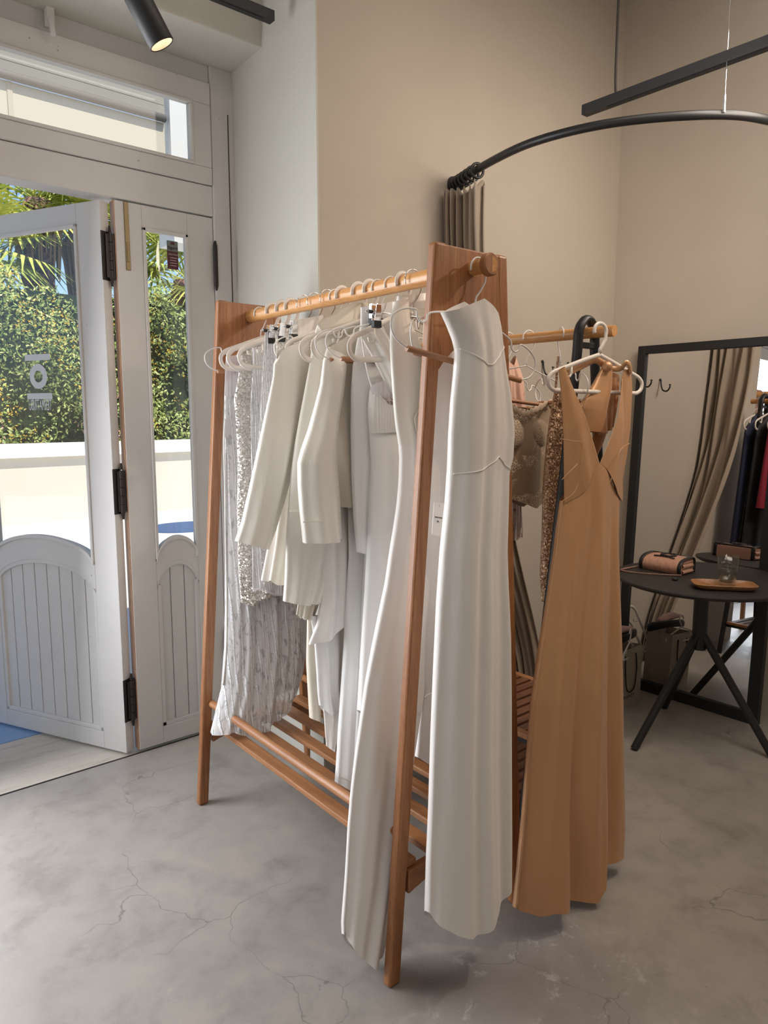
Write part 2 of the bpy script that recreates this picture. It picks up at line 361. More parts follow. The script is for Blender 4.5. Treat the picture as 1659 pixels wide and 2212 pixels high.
# garments: an outline on its own hanging plane (y0 at top, y1 at hem), given real depth, folds and a hem
def interp(poly, t):
    ys = [p[1] for p in poly]; y = ys[0]+(ys[-1]-ys[0])*t
    for i in range(len(poly)-1):
        (xa, ya), (xb, yb) = poly[i], poly[i+1]
        if (ya <= y <= yb) or i == len(poly)-2:
            k = 0 if abs(yb-ya) < 1e-6 else (y-ya)/(yb-ya); k = max(0, min(1, k)); return xa+(xb-xa)*k, y
def polyarc(poly, s):
    ls = [math.hypot(poly[i+1][0]-poly[i][0], poly[i+1][1]-poly[i][1]) for i in range(len(poly)-1)]; f = s*sum(ls); i = 0
    while i < len(ls)-1 and f > ls[i]: f -= ls[i]; i += 1
    k = min(1, f/max(ls[i], 1e-6))
    return poly[i][0]+(poly[i+1][0]-poly[i][0])*k, poly[i][1]+(poly[i+1][1]-poly[i][1])*k
def cloth(name, material, y0, y1, left, right, top=None, bottom=None, th=(.012,.03,.04), folds=((2.5,.006,0),(5.5,.004,1.3)), parent=None, nu=44, nv=70, fpow=.8, topw=.15, botw=.12, shell=None, edge=.5):
    rows = []
    for j in range(nv+1):
        t = j/nv; y = y0+(y1-y0)*t
        lx, ly = interp(left, t); rx, ry = interp(right, t)
        ths = th[0]+(th[1]-th[0])*min(1, t*2) if t < .5 else th[1]+(th[2]-th[1])*(t-.5)*2
        wt = max(0, 1-t/topw)**1.5 if top else 0; wb = max(0, 1-(1-t)/botw)**1.5 if bottom else 0
        fr, bk = [], []
        for i in range(nu+1):
            s = i/nu; px, py = lx+(rx-lx)*s, ly+(ry-ly)*s
            if wt > 0:
                a, b = polyarc(top, s); l0, r0 = left[0], right[0]
                px += wt*(a-(l0[0]+(r0[0]-l0[0])*s)); py += wt*(b-(l0[1]+(r0[1]-l0[1])*s))
            if wb > 0:
                a, b = polyarc(bottom, s); l0, r0 = left[-1], right[-1]
                px += wb*(a-(l0[0]+(r0[0]-l0[0])*s)); py += wb*(b-(l0[1]+(r0[1]-l0[1])*s))
            p = P(px, py, 1, y); pr = max(0, 1-(2*s-1)**2)**edge
            w = 0
            for k, a, ph in folds:
                w += a*math.sin(2*math.pi*k*s + ph + .8*math.sin(2.3*t+ph)*t)
            w *= (t**fpow)*(pr**.6)
            if shell:
                sg = min(1, max(0, (px-shell[0])/(shell[1]-shell[0]))); f_ = -ths*max(0, 1-(2*sg-1)**2)**edge+w
                fr.append(p+Vector((0, f_-.002*pr, 0))); bk.append(p+Vector((0, f_+.004*pr, 0)))
            else:
                fr.append(p+Vector((0, -ths*pr+w, 0))); bk.append(p+Vector((0, ths*pr+w*.8, 0)))
        rows.append(fr + bk[::-1][1:-1])
    b = MB(); b.grid(rows, closed=True); o = b.build(name, material, parent, smooth=True)
    return o
def cloth2(parts, seams, y0, y1, left, right, top=None, bottom=None, th=(.012,.03,.04), folds=(), parent=None, nu=60, nv=100, fpow=.8, topw=.15, botw=.3, edge=.5, welt=.0014, weltmat=None):
    """one continuous hanging surface cut along seams into named parts of their own cloth"""
    def edgept(t, s):
        lx, ly = interp(left, t); rx_, ry = interp(right, t); px, py = lx+(rx_-lx)*s, ly+(ry-ly)*s
        for pl, wgt, k in ((top, max(0, 1-t/topw)**1.5, 0), (bottom, max(0, 1-(1-t)/botw)**1.5, -1)):
            if pl and wgt > 0:
                a, b = polyarc(pl, s); l0, r0 = left[k], right[k]
                px += wgt*(a-(l0[0]+(r0[0]-l0[0])*s)); py += wgt*(b-(l0[1]+(r0[1]-l0[1])*s))
        return px, py
    def point(t, s, side):
        px, py = edgept(t, s); y = y0+(y1-y0)*t; ths = th[0]+(th[1]-th[0])*min(1, t*2) if t < .5 else th[1]+(th[2]-th[1])*(t-.5)*2
        pr = max(0, 1-(2*s-1)**2)**edge; w = sum(a*math.sin(2*math.pi*k*s+ph+.8*math.sin(2.3*t+ph)*t) for k, a, ph in folds)*(t**fpow)*(pr**.6)
        return P(px, py, 1, y) + Vector((0, side*ths*pr + w*(1 if side < 0 else .8), 0))
    def seam_t(poly, s):
        a, b = polyarc(poly, s); lo, hi = 0, 1
        for _ in range(24):
            mid = (lo+hi)/2
            if edgept(mid, s)[1] < b: lo = mid
            else: hi = mid
        return lo
    bounds = [[0]*(nu+1)] + [[seam_t(p, i/nu) for i in range(nu+1)] for p in seams] + [[1]*(nu+1)]
    for q, (nm, mt) in enumerate(parts):
        A, B = bounds[q], bounds[q+1]; n = max(6, int(nv*sum(b-a for a, b in zip(A, B))/(nu+1))); rows = []
        for j in range(n+1):
            f = j/n; fr = [point(A[i]+(B[i]-A[i])*f, i/nu, -1) for i in range(nu+1)]; bk = [point(A[i]+(B[i]-A[i])*f, i/nu, 1) for i in range(nu+1)]
            rows.append(fr+bk[::-1][1:-1])
        b = MB(); b.grid(rows, closed=True)
        if q > 0 and welt: b.tube([v+Vector((0,-.0006,0)) for v in rows[0][1:nu]], welt, 6)
        b.build(nm, mt, parent, smooth=True)

# ================================================================ ROOM
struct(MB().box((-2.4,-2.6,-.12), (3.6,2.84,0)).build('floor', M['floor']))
struct(MB().box((-2.5,-2.7,3.75), (3.7,2.96,3.9)).build('ceiling', M['ceil']))
# long wall behind the fitting corner, its return towards the doors, the right wall
struct(MB().hexa([(1.56,2.19,0),(3.45,2.19,0),(3.45,2.95,0),(1.60,2.95,0),(1.56,2.19,3.75),(3.45,2.19,3.75),(3.45,2.95,3.75),(1.60,2.95,3.75)]).build('wall_back', M['wall']))
struct(MB().hexa([(1.553,2.188,0),(1.5605,2.188,0),(1.6105,2.95,0),(1.592,2.95,0),(1.553,2.188,3.75),(1.5605,2.188,3.75),(1.6105,2.95,3.75),(1.592,2.95,3.75)]).build('wall_reveal', M['reveal']))
struct(MB().box((3.45,-2.6,0), (3.6,2.95,3.75)).build('wall_right', M['wall']))
struct(MB().box((-2.3,-2.7,0), (3.6,-2.6,3.75)).build('wall_rear', M['wall']))
struct(MB().box((-2.4,-2.7,0), (-2.25,2.95,3.75)).build('wall_left', M['wall']))
struct(MB().box((-2.3,2.19,0), (-.98,2.95,3.75)).build('wall_front', M['reveal']))
struct(MB().box((-1.0,2.572,2.795), (1.605,2.96,3.76)).build('wall_beam', M['reveal'], bevel=.006))
# threshold
struct(MB().box((-1.0,2.842,-.10), (1.58,3.31,-.001)).build('trim_1', M['trav'], bevel=.004))
struct(MB().box((-1.0,2.836,-.05), (1.58,2.845,.0015)).build('trim_2', M['iron']))
# ---- fixed frame and transom window
fr = MB()
fr.box((1.486,2.83,0), (1.598,2.93,2.797))
fr.box((-1.0,2.835,2.214), (1.486,2.93,2.332))
fr.box((-1.0,2.84,2.727), (1.486,2.93,2.797))
fo = struct(fr.build('trim_3', M['paint'], bevel=.004))
MB().box((1.560,2.8285,1.62), (1.5635,2.8305,2.627)).build('joint_gap', M['rope'], fo)
tw = sroot('window_1', (.3,2.84,2.33))
b = MB(); b.box((-.6,2.825,2.334),(1.482,2.88,2.400)); b.box((-.6,2.825,2.640),(1.482,2.88,2.724)); b.box((1.402,2.825,2.400),(1.482,2.88,2.640)); b.box((-.6,2.825,2.4),(-.52,2.88,2.64))
b.build('window_frame', M['paint'], tw, bevel=.003)
b = MB(); b.box((-.52,2.818,2.400),(1.402,2.832,2.412)); b.box((-.52,2.818,2.628),(1.402,2.832,2.640)); b.box((1.390,2.818,2.412),(1.402,2.832,2.628))
b.build('glazing_bead', M['paint'], tw, bevel=.003)
MB().box((-.52,2.85,2.40),(1.402,2.854,2.64)).build('window_pane', M['pane'], tw)
b = MB(); b.box((.86,2.8,2.74),(.885,2.828,2.80)); b.tube([(.872,2.795,2.755),(.872,2.785,2.70)], .009); b.build('catch', M['wire'], tw, smooth=False)
# ---- door leaves
def leaf(name, o, d, w, gl, gr, pl, pr, ztop, boards, hinges, n_arch=22):
    d = Vector(d).normalized(); n = Vector((-d.y, d.x, 0)); n = n if n.y > 0 and n.x > -.1 else -n       # n points outdoors-ish side of the leaf thickness
    def T(u, t, z): return Vector((o[0], o[1], 0)) + d*u + n*t + Vector((0,0,z))
    r = sroot(name, (o[0], o[1], 0)); t0, t1 = 0, .042
    zb, zpt, zpa, zgt, zga, zt = .085, .69, .105, .80, .09, 2.124
    def arch(u, a, b): x = (u-(a+b)/2)/((b-a)/2); return max(0, 1-x*x)**.62
    b = MB()
    b.strip([0, gl], [.012]*2, [ztop]*2, T, t0, t1); b.strip([gr, w], [.012]*2, [ztop]*2, T, t0, t1)
    b.strip([gl, gr], [zt]*2, [ztop]*2, T, t0, t1); b.strip([gl, gr], [.012]*2, [zb]*2, T, t0, t1)
    us = [gl+(gr-gl)*i/n_arch for i in range(n_arch+1)]
    b.strip(us, [zpt+zpa*arch(u, gl, gr) for u in us], [zgt+zga*arch(u, gl, gr) for u in us], T, t0, t1)
    fr = b.build('leaf_frame', M['paint'], r, bevel=.002)
    # mouldings round the glass and the panel
    b = MB(); e = .012
    b.strip([gl, gl+e], [zgt]*2, [zt]*2, T, t0-.007, t0+.012); b.strip([gr-e, gr], [zgt]*2, [zt]*2, T, t0-.007, t0+.012); b.strip([gl, gr], [zt-e]*2, [zt]*2, T, t0-.007, t0+.012)
    b.strip(us, [zgt+zga*arch(u, gl, gr)-.004 for u in us], [zgt+zga*arch(u, gl, gr)+e for u in us], T, t0-.008, t0+.012)
    b.build('glazing_bead', M['paint'], r, bevel=.002)
    b = MB(); e = .018
    b.strip([gl, gl+e], [zb]*2, [zpt+.01]*2, T, t0+.002, t0+.03); b.strip([gr-e, gr], [zb]*2, [zpt+.01]*2, T, t0+.002, t0+.03); b.strip([gl, gr], [zb]*2, [zb+e]*2, T, t0+.002, t0+.03)
    b.strip(us, [zpt+zpa*arch(u, gl, gr)-e for u in us], [zpt+zpa*arch(u, gl, gr)+.003 for u in us], T, t0+.002, t0+.03)
    b.build('panel_moulding', M['paint'], r, bevel=.003)
    b = MB(); bw = (gr-gl)/boards
    for i in range(boards):
        ua, ub = gl+bw*i+.0022, gl+bw*(i+1)-.0022; uu = [ua+(ub-ua)*k/4 for k in range(5)]
        b.strip(uu, [zb]*5, [zpt+zpa*arch(u, gl, gr) for u in uu], T, t0+.013, t0+.03)
    b.strip(us, [zb]*len(us), [zpt+zpa*arch(u, gl, gr) for u in us], T, t0+.02, t0+.034)
    b.build('panel_boards', M['paint'], r, bevel=.0015)
    b = MB(); b.strip(us, [zgt+zga*arch(u, gl, gr)-.01 for u in us], [zt+.005]*len(us), T, .02, .024); b.build('window_pane', M['pane'], r)
    return r, T
d1, T1 = leaf('door_1', (1.078,2.84), (1,0,0), .406, .104, .292, 0, 0, 2.208, 3, 0)
az = math.radians(-25.6); hd = Vector((math.sin(az), math.cos(az), 0))
# the open leaf: swung outdoors about its hinge, its inner face towards the camera
def openleaf():
    o = (1.024, 2.846)
    return leaf('door_2', o, (hd.x, hd.y, 0), .82, .122, .70, 0, 0, 2.200, 8, 0)
d2, T2 = openleaf()
# bare worn edge of the fixed leaf, brass flush bolt, hinges
MB().box((1.0745,2.842,.013),(1.079,2.881,2.207)).build('worn_edge', M['rawedge'], d1)
b = MB(); b.box((1.112,2.8355,1.955),(1.130,2.841,2.207)); b.box((1.1165,2.833,1.985),(1.1255,2.837,2.06)); b.build('flush_bolt', M['brass'], d1, bevel=.0015)
def hinge(zc, parent):
    b = MB()
    b.hexa([T2(.0,-.0025,zc-.09),T2(.043,-.0025,zc-.09) if 0 else T2(-.0025,.002,zc-.09),T2(-.0025,.040,zc-.09),T2(.0,.040,zc-.09),T2(.0,-.0025,zc+.09),T2(-.0025,.002,zc+.09),T2(-.0025,.040,zc+.09),T2(.0,.040,zc+.09)])
    b.box((1.0725,2.846,zc-.085),(1.0750,2.878,zc+.085))
    c = Vector((1.058,2.848,0))
    for k in range(5): b.tube([c+Vector((0,0,zc-.085+k*.034)), c+Vector((0,0,zc-.085+k*.034+.032))], .0085 if k % 2 else .0095, 12)
    b.tube([c+Vector((0,0,zc-.112)), c+Vector((0,0,zc-.086))], [.004,.007], 10); b.tube([c+Vector((0,0,zc+.086)), c+Vector((0,0,zc+.112))], [.007,.004], 10)
    b.box((1.04,2.846,zc-.08),(1.073,2.8495,zc+.08))
    b.build('hinge', M['iron'], parent)
for zc in (2.0, 1.10, .235): hinge(zc, d2)
for za, zb_ in ((1.917,2.116),(.30,.46)):
    MB().tube([(1.486,2.826,za),(1.486,2.826,za+.02),(1.486,2.826,za+.05),(1.486,2.826,zb_-.05),(1.486,2.826,zb_-.02),(1.486,2.826,zb_)], [.004,.009,.0095,.0095,.009,.004], 12).build('hinge', M['iron'], d1)
# lettering on the open leaf's glass
M['vinyl'] = mat('white_vinyl', (.72,.72,.74), .5)
b = MB()
def bar(u0, u1, z0, z1):
    b.hexa([T2(u0,.0185,z0),T2(u1,.0185,z0),T2(u1,.0195,z0),T2(u0,.0195,z0),T2(u0,.0185,z1),T2(u1,.0185,z1),T2(u1,.0195,z1),T2(u0,.0195,z1)])
bar(.323,.465,1.622,1.647); bar(.323,.465,1.466,1.490)
n = 40
for k in range(n):
    a0, a1 = 2*math.pi*k/n, 2*math.pi*(k+1)/n
    q = [T2(.394+r*math.cos(a), .0185, 1.5575+r*math.sin(a)) for a in (a0, a1) for r in (.024,.050)]
    b.add(q, [(0,1,3,2)])
b.build('logo', M['vinyl'], d2)
text_mesh('lettering', 'TERMATRIBU', .036, M['vinyl'], lambda x, y, z: T2(.394-x, .0185+z, 1.440+y*1.8), d2, mirror=True, sx=.62)
# small maroon sticker on the fixed leaf's glass
st = MB().box((1.289,2.8575,1.985),(1.335,2.8585,2.095)); 
M['maroon'] = mat('maroon_card', (.09,.012,.018), .5); M['greycard'] = mat('grey_green_card', (.16,.18,.17), .5); M['paleink'] = mat('pale_ink', (.55,.42,.42), .6)
so = tag(st.build('window_sticker', M['maroon']), 'small maroon and grey sticker on the narrow door glass', 'sticker')
MB().box((1.2892,2.8565,2.055),(1.3348,2.8574,2.095)).build('top_band', M['greycard'], so)
MB().box((1.305,2.8555,2.081),(1.320,2.8564,2.091)).build('emblem', M['maroon'], so)
text_mesh('lettering', 'Sigurd', .017, M['rope'], lambda x, y, z: (1.312+x, 2.8558-z, 2.068+y), so)
text_mesh('lettering', 'alarma', .013, M['paleink'], lambda x, y, z: (1.312+x, 2.8558-z, 2.043+y), so, spacing=1.1)
b = MB()
for i in range(4): b.box((1.300,2.8555,2.028-i*.010),(1.330-.004*(i%2),2.857,2.0305-i*.010))
b.build('text_lines', M['paleink'], so)

# ================================================================ OUTDOORS
M['terrace'] = plaster('pale_terrace_paving', (.70,.67,.63), (.78,.75,.71), 1, .1)
M['cap'] = mat('white_wall_cap', (.86,.84,.80), .8)
M['outwall'] = plaster('cream_render', (.68,.62,.53), (.72,.66,.57))
M['bluemat'] = mat('blue_rubber_mat', (.27,.42,.66), .8)
bump(M['bluemat'], noise(M['bluemat'], coords(M['bluemat']), 220, 2), .6, .004)
M['awning'] = mat('cream_awning_cloth', (.68,.62,.50), .9)
def leafmat(name, stops, sc=9):
    m = mat(name, stops[0][1], .5); n = noise(m, coords(m), sc, 3, .7); r = ramp(m, n, stops); L(m, r.outputs[0], bs(m).inputs['Base Color'])
    bs(m).inputs['Subsurface Weight'].default_value = 0; return m
M['leafA'] = leafmat('hedge_leaf', [(.38,(.15,.23,.06)),(.52,(.42,.50,.15)),(.66,(.86,.76,.33))], 14)
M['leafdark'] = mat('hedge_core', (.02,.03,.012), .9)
M['flowY'] = mat('yellow_blossom', (.80,.50,.06), .6); M['flowP'] = mat('pink_blossom', (.72,.36,.34), .6)
M['frond'] = leafmat('palm_frond', [(.35,(.22,.32,.06)),(.6,(.72,.70,.16))], 3)
M['fronddry'] = mat('dry_palm_skirt', (.36,.23,.14), .8); M['trunk'] = leafmat('palm_trunk_fibre', [(.4,(.11,.04,.045)),(.6,(.42,.24,.20))], 14)
struct(MB().box((-9,2.96,-.2),(14,16,-.012)).build('terrace_ground', M['terrace']))
tag(MB().box((-.7,3.32,-.012),(.88,4.35,-.002)).build('doormat', M['bluemat'], bevel=.003), 'blue rubber doormat outside beyond the open door', 'mat')
tag(MB().lathe([(.001,0),(.46,0),(.46,.008),(.001,.008)], (3.98,8.55,-.011), 40, sx=1.15, sy=.95).build('terrace_oval', mat('slate_blue', (.07,.13,.27), .8)), 'flat blue oval lying on the sunny terrace, seen through the narrow door', 'mat')  # thin dark-blue oval lying flat on the paving
wl = sroot('wall_terrace', (3,10,0))
MB().hexa([(-6,9.55,-.02),(9,10.55,-.02),(9,10.75,-.02),(-6,9.75,-.02),(-6,9.55,.93),(9,10.55,.93),(9,10.75,.93),(-6,9.75,.93)]).build('wall_face', M['outwall'], wl)
MB().hexa([(-6,9.47,.86),(9,10.47,.86),(9,10.85,.86),(-6,9.85,.86),(-6,9.47,1.03),(9,10.47,1.03),(9,10.85,1.03),(-6,9.85,1.03)]).build('coping', M['cap'], wl)
# hedge: leaves round a dark core
def hedge():
    r = thing('flowering_hedge', (3.2,11.2,.6), 'dense flowering hedge behind the low white terrace wall', 'hedge')
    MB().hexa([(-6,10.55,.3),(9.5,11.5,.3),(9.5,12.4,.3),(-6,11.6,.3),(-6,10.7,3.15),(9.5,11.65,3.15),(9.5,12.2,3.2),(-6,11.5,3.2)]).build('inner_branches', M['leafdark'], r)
    rnd = random.Random(3); b = MB(); fy = MB(); fp = MB()
    def leafq(mb, c, s, up=.0):
        n = Vector((rnd.uniform(-1,1), rnd.uniform(-1.4,.2), rnd.uniform(-.4,1.2))).normalized(); u = n.orthogonal().normalized(); u.rotate(Matrix.Rotation(rnd.uniform(0,6.28), 3, n)); v = n.cross(u)
        mb.add([c-u*s, c+v*s*.45, c+u*s, c-v*s*.45], [(0,1,2,3)])
    for i in range(26000):
        x = rnd.uniform(.8, 8.3); z = .55+2.75*rnd.random()+ .25*math.sin(x*3.1)+.15*math.sin(x*7.7+1); bulge = .28*math.sin(x*2.3+z*2.9)+.14*math.sin(x*6.1-z*4.3)
        y = 10.62+(x+6)/15*.95-.05-bulge*.7-rnd.random()**2*.3
        if z > 3.0: y += (z-3.0)*.6
        leafq(b, Vector((x,y,z)), rnd.uniform(.018,.044))
        if rnd.random() < .05 and math.sin(x*4+z*3) > -.2:
            for k in range(5): leafq(fy, Vector((x+rnd.uniform(-.05,.05),y-.06,z+rnd.uniform(-.05,.05))), .022)
        if z < 1.75 and rnd.random() < .05 and math.sin(x*3.3+1) > -.1:
            for k in range(5): leafq(fp, Vector((x+rnd.uniform(-.05,.05),y-.06,z+rnd.uniform(-.05,.05))), .022)
    for mb, nme, mt in ((b,'foliage',M['leafA']),(fy,'yellow_blossoms',M['flowY']),(fp,'pink_blossoms',M['flowP'])):
        o = mb.build(nme, mt, r); o['kind'] = 'stuff'
hedge()
def fan(mb, c, d, R, n=22, droop=.35):
    d = Vector(d).normalized(); side = d.cross(Vector((0,0,1))).normalized(); nrm = side.cross(d)
    for i in range(n):
        a = (i/(n-1)-.5)*4.2; v = d*math.cos(a)+side*math.sin(a); w = nrm.cross(v).normalized()*R*.035
        p1 = c+v*R*.55; p2 = c+v*R-Vector((0,0,droop*R*(.4+.6*abs(math.sin(a)))))
        mb.add([c-w*.3, c+w*.3, p1+w, p1-w, p2], [(0,1,2,3),(3,2,4)])
def palm(x, y, h, lab, seed, R=.95, nf=16):
    rnd = random.Random(seed); r = thing('palm_tree', (x,y,0), lab, 'palm tree', 'palm trees behind the hedge')
    b = MB(); zz = [0,.5,1,1.5,2,2.5,3,3.5,h]; b.tube([(x+.04*math.sin(z*3),y,z) for z in zz], [.2,.19,.18,.18,.19,.2,.22,.24,.2], 14); b.build('trunk', M['trunk'], r, smooth=True)
    s = MB()
    for k in range(40):
        a = rnd.uniform(0,6.28); s.tube([(x+.17*math.cos(a),y+.17*math.sin(a),h-.05),(x+.34*math.cos(a),y+.34*math.sin(a),h-.35),(x+.28*math.cos(a),y+.28*math.sin(a),h-rnd.uniform(.7,1.3))], [.02,.035,.01], 4)
    s.build('dry_skirt', M['fronddry'], r)
    f = MB()
    for k in range(nf):
        a = 2.4*k; e = rnd.uniform(-.5,1.1); d = Vector((math.cos(a)*math.cos(e), math.sin(a)*math.cos(e), math.sin(e))); c = Vector((x,y,h))+d*rnd.uniform(.5,.8)
        f.tube([(x,y,h), c], .015, 4); fan(f, c, d, R*rnd.uniform(.8,1.1))
    f.build('fronds', M['frond'], r)
palm(3.55,12.6,4.75,'tall palm with hanging fronds above the open door leaf',1)
palm(4.35,12.9,4.55,'palm with fibrous purple-brown trunk right of the first palm',2)
palm(2.6,12.4,3.9,'shorter leaning palm at the left edge over the hedge',5,.8)
palm(5.9,12.3,3.75,'low bushy palm seen through the narrow door glass',9,.75,22)
palm(6.9,13.2,4.9,'palm farthest right beyond the narrow door glass',12)
# awning over the doors, seen through the transom
aw = thing('awning', (0,5,2.95), 'cream cloth awning outside above the doors', 'awning')
MB().box((-3,5.0,2.93),(2.27,5.012,3.39)).build('valance', M['awning'], aw)
b = MB(); b.tube([(-3,4.98,3.415),(2.27,4.98,3.415)], .026, 12); b.build('roller_tube', mat('grey_tube_paint', (.16,.15,.14), .7), aw, smooth=True)
b = MB()
for i in range(12): b.box((-3,4.99+.004*(i%2),3.445+i*.06),(2.27,5.02,3.50+i*.06))
b.build('slatted_fascia', plaster('grey_slat_paint', (.40,.37,.31), (.44,.41,.35)), aw)
MB().box((1.28,4.994,2.93),(1.31,5.0,3.39)).build('seam', mat('awning_seam', (.60,.53,.42), .9), aw)
pl = tag(MB().box((2.29,4.95,2.6),(2.75,5.2,4.2)).build('bracket_post', M['cap']), 'white post outside holding the right end of the awning', 'post')
MB().box((2.38,4.93,2.93),(2.43,4.95,3.12)).build('bracket', M['iron'], pl)
# bicycle leaning outside to the left of the doorway, mirrored in the open leaf's glass
def bicycle():
    o = Vector((-1.9,7.0,0)); d = Vector((.93,.36,0)).normalized(); r = thing('bicycle', o, 'bicycle standing on the terrace, mirrored in the open door glass', 'bicycle')
    def q(u, z, s=0): return o+d*u+Vector((-d.y,d.x,0))*s+Vector((0,0,z))
    for u in (-.55,.55):
        MB().tube([q(u+.34*math.cos(a),.34+.34*math.sin(a)) for a in [2*math.pi*k/32 for k in range(33)]], .022, 8).build('wheel', M['rubber'], r, smooth=True)
    b = MB(); 
    for p, s in (((-.55,.34),(-.1,.3)),((-.1,.3),(.42,.62)),((-.55,.34),(-.2,.62)),((-.1,.3),(-.24,.86)),((.55,.34),(.40,.98))): b.tube([q(*p), q(*s)], .024, 8)
    b.build('frame', M['fronddry'], r, smooth=True)
    MB().tube([q(-.36,.91),q(-.24,.93),q(-.1,.91)], [.07,.06,.025], 10).build('saddle', M['rubber'], r, smooth=True)
    MB().tube([q(.3,1.06,-.28),q(.40,1.02,-.1),q(.40,1.02,.1),q(.3,1.06,.28)], .014, 8).build('handlebar', M['iron'], r, smooth=True)
bicycle()

# ================================================================ LAMPS
sp = Pz(350, 97, 1.74); su = Pz(284, -30, 1.70); ax = (su-sp).normalized()
t = thing('spotlight', sp, 'black cylindrical spotlight hanging at the top above the doors', 'spotlight')
b = MB(); b.lathe([(.0285,0),(.030,.002),(.030,.17),(.028,.172)], sp, 32, ax); b.f = b.f[:-2]; b.build('housing', M['blackmatt'], t, smooth=True, solid=.002)
MB().lathe([(.001,.165),(.029,.165),(.029,.168),(.001,.168)], sp, 32, ax).build('back_cap', M['blackmatt'], t)
MB().lathe([(.0275,.001),(.0245,.045)], sp, 32, ax, cap=False).build('reflector', M['lampin'], t, smooth=True)
MB().lathe([(.0001,.040),(.024,.040),(.024,.042),(.0001,.042)], sp, 24, ax).build('bulb', M['bulb'], t, smooth=True)
MB().tube([sp+ax*.17, sp+ax*.19, Vector(((sp+ax*.2).x, (sp+ax*.2).y, 3.75))], [.02,.008,.008], 10).build('stem', M['blackmatt'], t)
light('spotlight_glow', 'SPOT', sp-ax*.004, sp-ax, 6, (1,.85,.68), spot_size=math.radians(70), spot_blend=.7, shadow_soft_size=.02)
e1 = P(588, 38, 1, 2.36)
t = thing('track_rail', (0.3,2.36,e1.z), 'black lighting track at top left by the beam', 'light track')
b = MB(); b.box((-1.2,2.343,e1.z-.017),(e1.x,2.377,e1.z+.017)); b.build('channel', M['blackmatt'], t, bevel=.001)
MB().box((-1.0,2.352,e1.z-.0185),(e1.x-.04,2.368,e1.z-.016)).build('slot', M['rubber'], t)
MB().tube([(-.2,2.36,e1.z+.017),(-.2,2.36,3.75)], .004, 8).build('suspension_rod', M['blackmatt'], t)
e2 = P(1262, 240, 2, 2.5); c2 = P(1333, 205, 2, 2.518)
t = thing('track_rail', (e2.x,0,2.5), 'long black suspended lighting track at upper right', 'light track')
MB().box((e2.x-.017,-1.2,2.483),(e2.x+.017,e2.y,2.517)).build('channel', M['blackmatt'], t, bevel=.001)
MB().box((e2.x-.008,-1.1,2.481),(e2.x+.008,e2.y-.1,2.4835)).build('slot', M['rubber'], t)
MB().tube(bez([(e2.x,c2.y-.02,2.517),(e2.x,c2.y,2.53),(e2.x,c2.y+.003,2.8),(e2.x,c2.y,3.75)],6), .0045, 8).build('power_cable', M['rope'], t, smooth=True)
MB().tube([(e2.x,-.9,2.517),(e2.x,-.9,3.75)], .003, 8).build('suspension_rod', M['blackmatt'], t)

# ================================================================ CURTAIN CORNER
RZ = 2.335
rodp = [(2.235,2.19),(2.205,2.10),(2.148,1.93),(2.105,1.70),(2.135,1.49),(2.222,1.315),(2.37,1.15),(2.52,1.075),(2.75,1.03),(3.05,1.03),(3.46,1.06)]
rod = thing('curtain_rod', (2.235,2.19,RZ), 'curved black curtain rod hung across the corner', 'curtain rod')
rp = bez([(x,y,RZ) for x,y in rodp], 10)
MB().tube(rp, .0145, 14).build('rod', M['black'], rod, smooth=True)
MB().lathe([(.034,0),(.034,.008),(.02,.02)], (2.236,2.19,RZ), 24, (-.3,-1,0)).build('wall_flange', M['black'], rod, smooth=True)
pw = P(1563, 243, 2, RZ)
MB().tube([pw, pw+Vector((0,0,.05)), pw+Vector((0.002,0,.06)), Vector((pw.x,pw.y,3.75))], [.005,.004,.0012,.0012], 6).build('suspension_wire', M['chrome'], rod)
cu = thing('curtain', (2.19,2.05,0), 'taupe linen curtain gathered against the wall at the rod end', 'curtain')
def along(u):  # position along the first stretch of the rod
    k = u*20; i = int(min(k, 19)); return rp[i].lerp(rp[i+1], k-i)
b = MB(); rows = []; nu = 150; nv = 60
for j in range(nv+1):
    t = j/nv; row = []
    for i in range(nu+1):
        s = i/nu; base = along(.04+.88*s); nx = Vector((-1, -.25, 0)).normalized()
        a = .045+.035*math.sin(s*5+1); wob = .015*math.sin(9*t+s*22)*(1-t)*t*4
        q = base + nx*(a*math.sin(2*math.pi*7*s+.6*math.sin(5*s)))*(1-.45*sm(0,.25,t)+.25*t) + Vector((wob,wob*.6,0))
        z = (RZ-.05-.012*math.cos(2*math.pi*14*s))*(1-t)+.012*t
        sw = sm(.35,1,t)**1.3; pull = .42*sw + .14*s*sm(.03,.55,t); 
        q = Vector((q.x+pull+.05*sw, q.y+(.10*sw*s), z))
        q.y = min(q.y, 2.17); row.append(q)
    rows.append(row)
b.grid(rows); b.build('drape', M['curtain'], cu, smooth=True, solid=.004)
for k in range(8):
    p = along(.08+.108*k); i = .08+.108*k; dn = (along(min(1,i+.03))-along(i-.03)).normalized(); sd = Vector((-dn.y,dn.x,0))
    pts = [p+Vector((0,0,-.004))+sd*.026*math.cos(a)+Vector((0,0,.026*math.sin(a))) for a in [2*math.pi*q/20 for q in range(21)]]
    MB().tube(pts, .0055, 8, cap=False).build('curtain_ring', M['black'], cu, smooth=True)
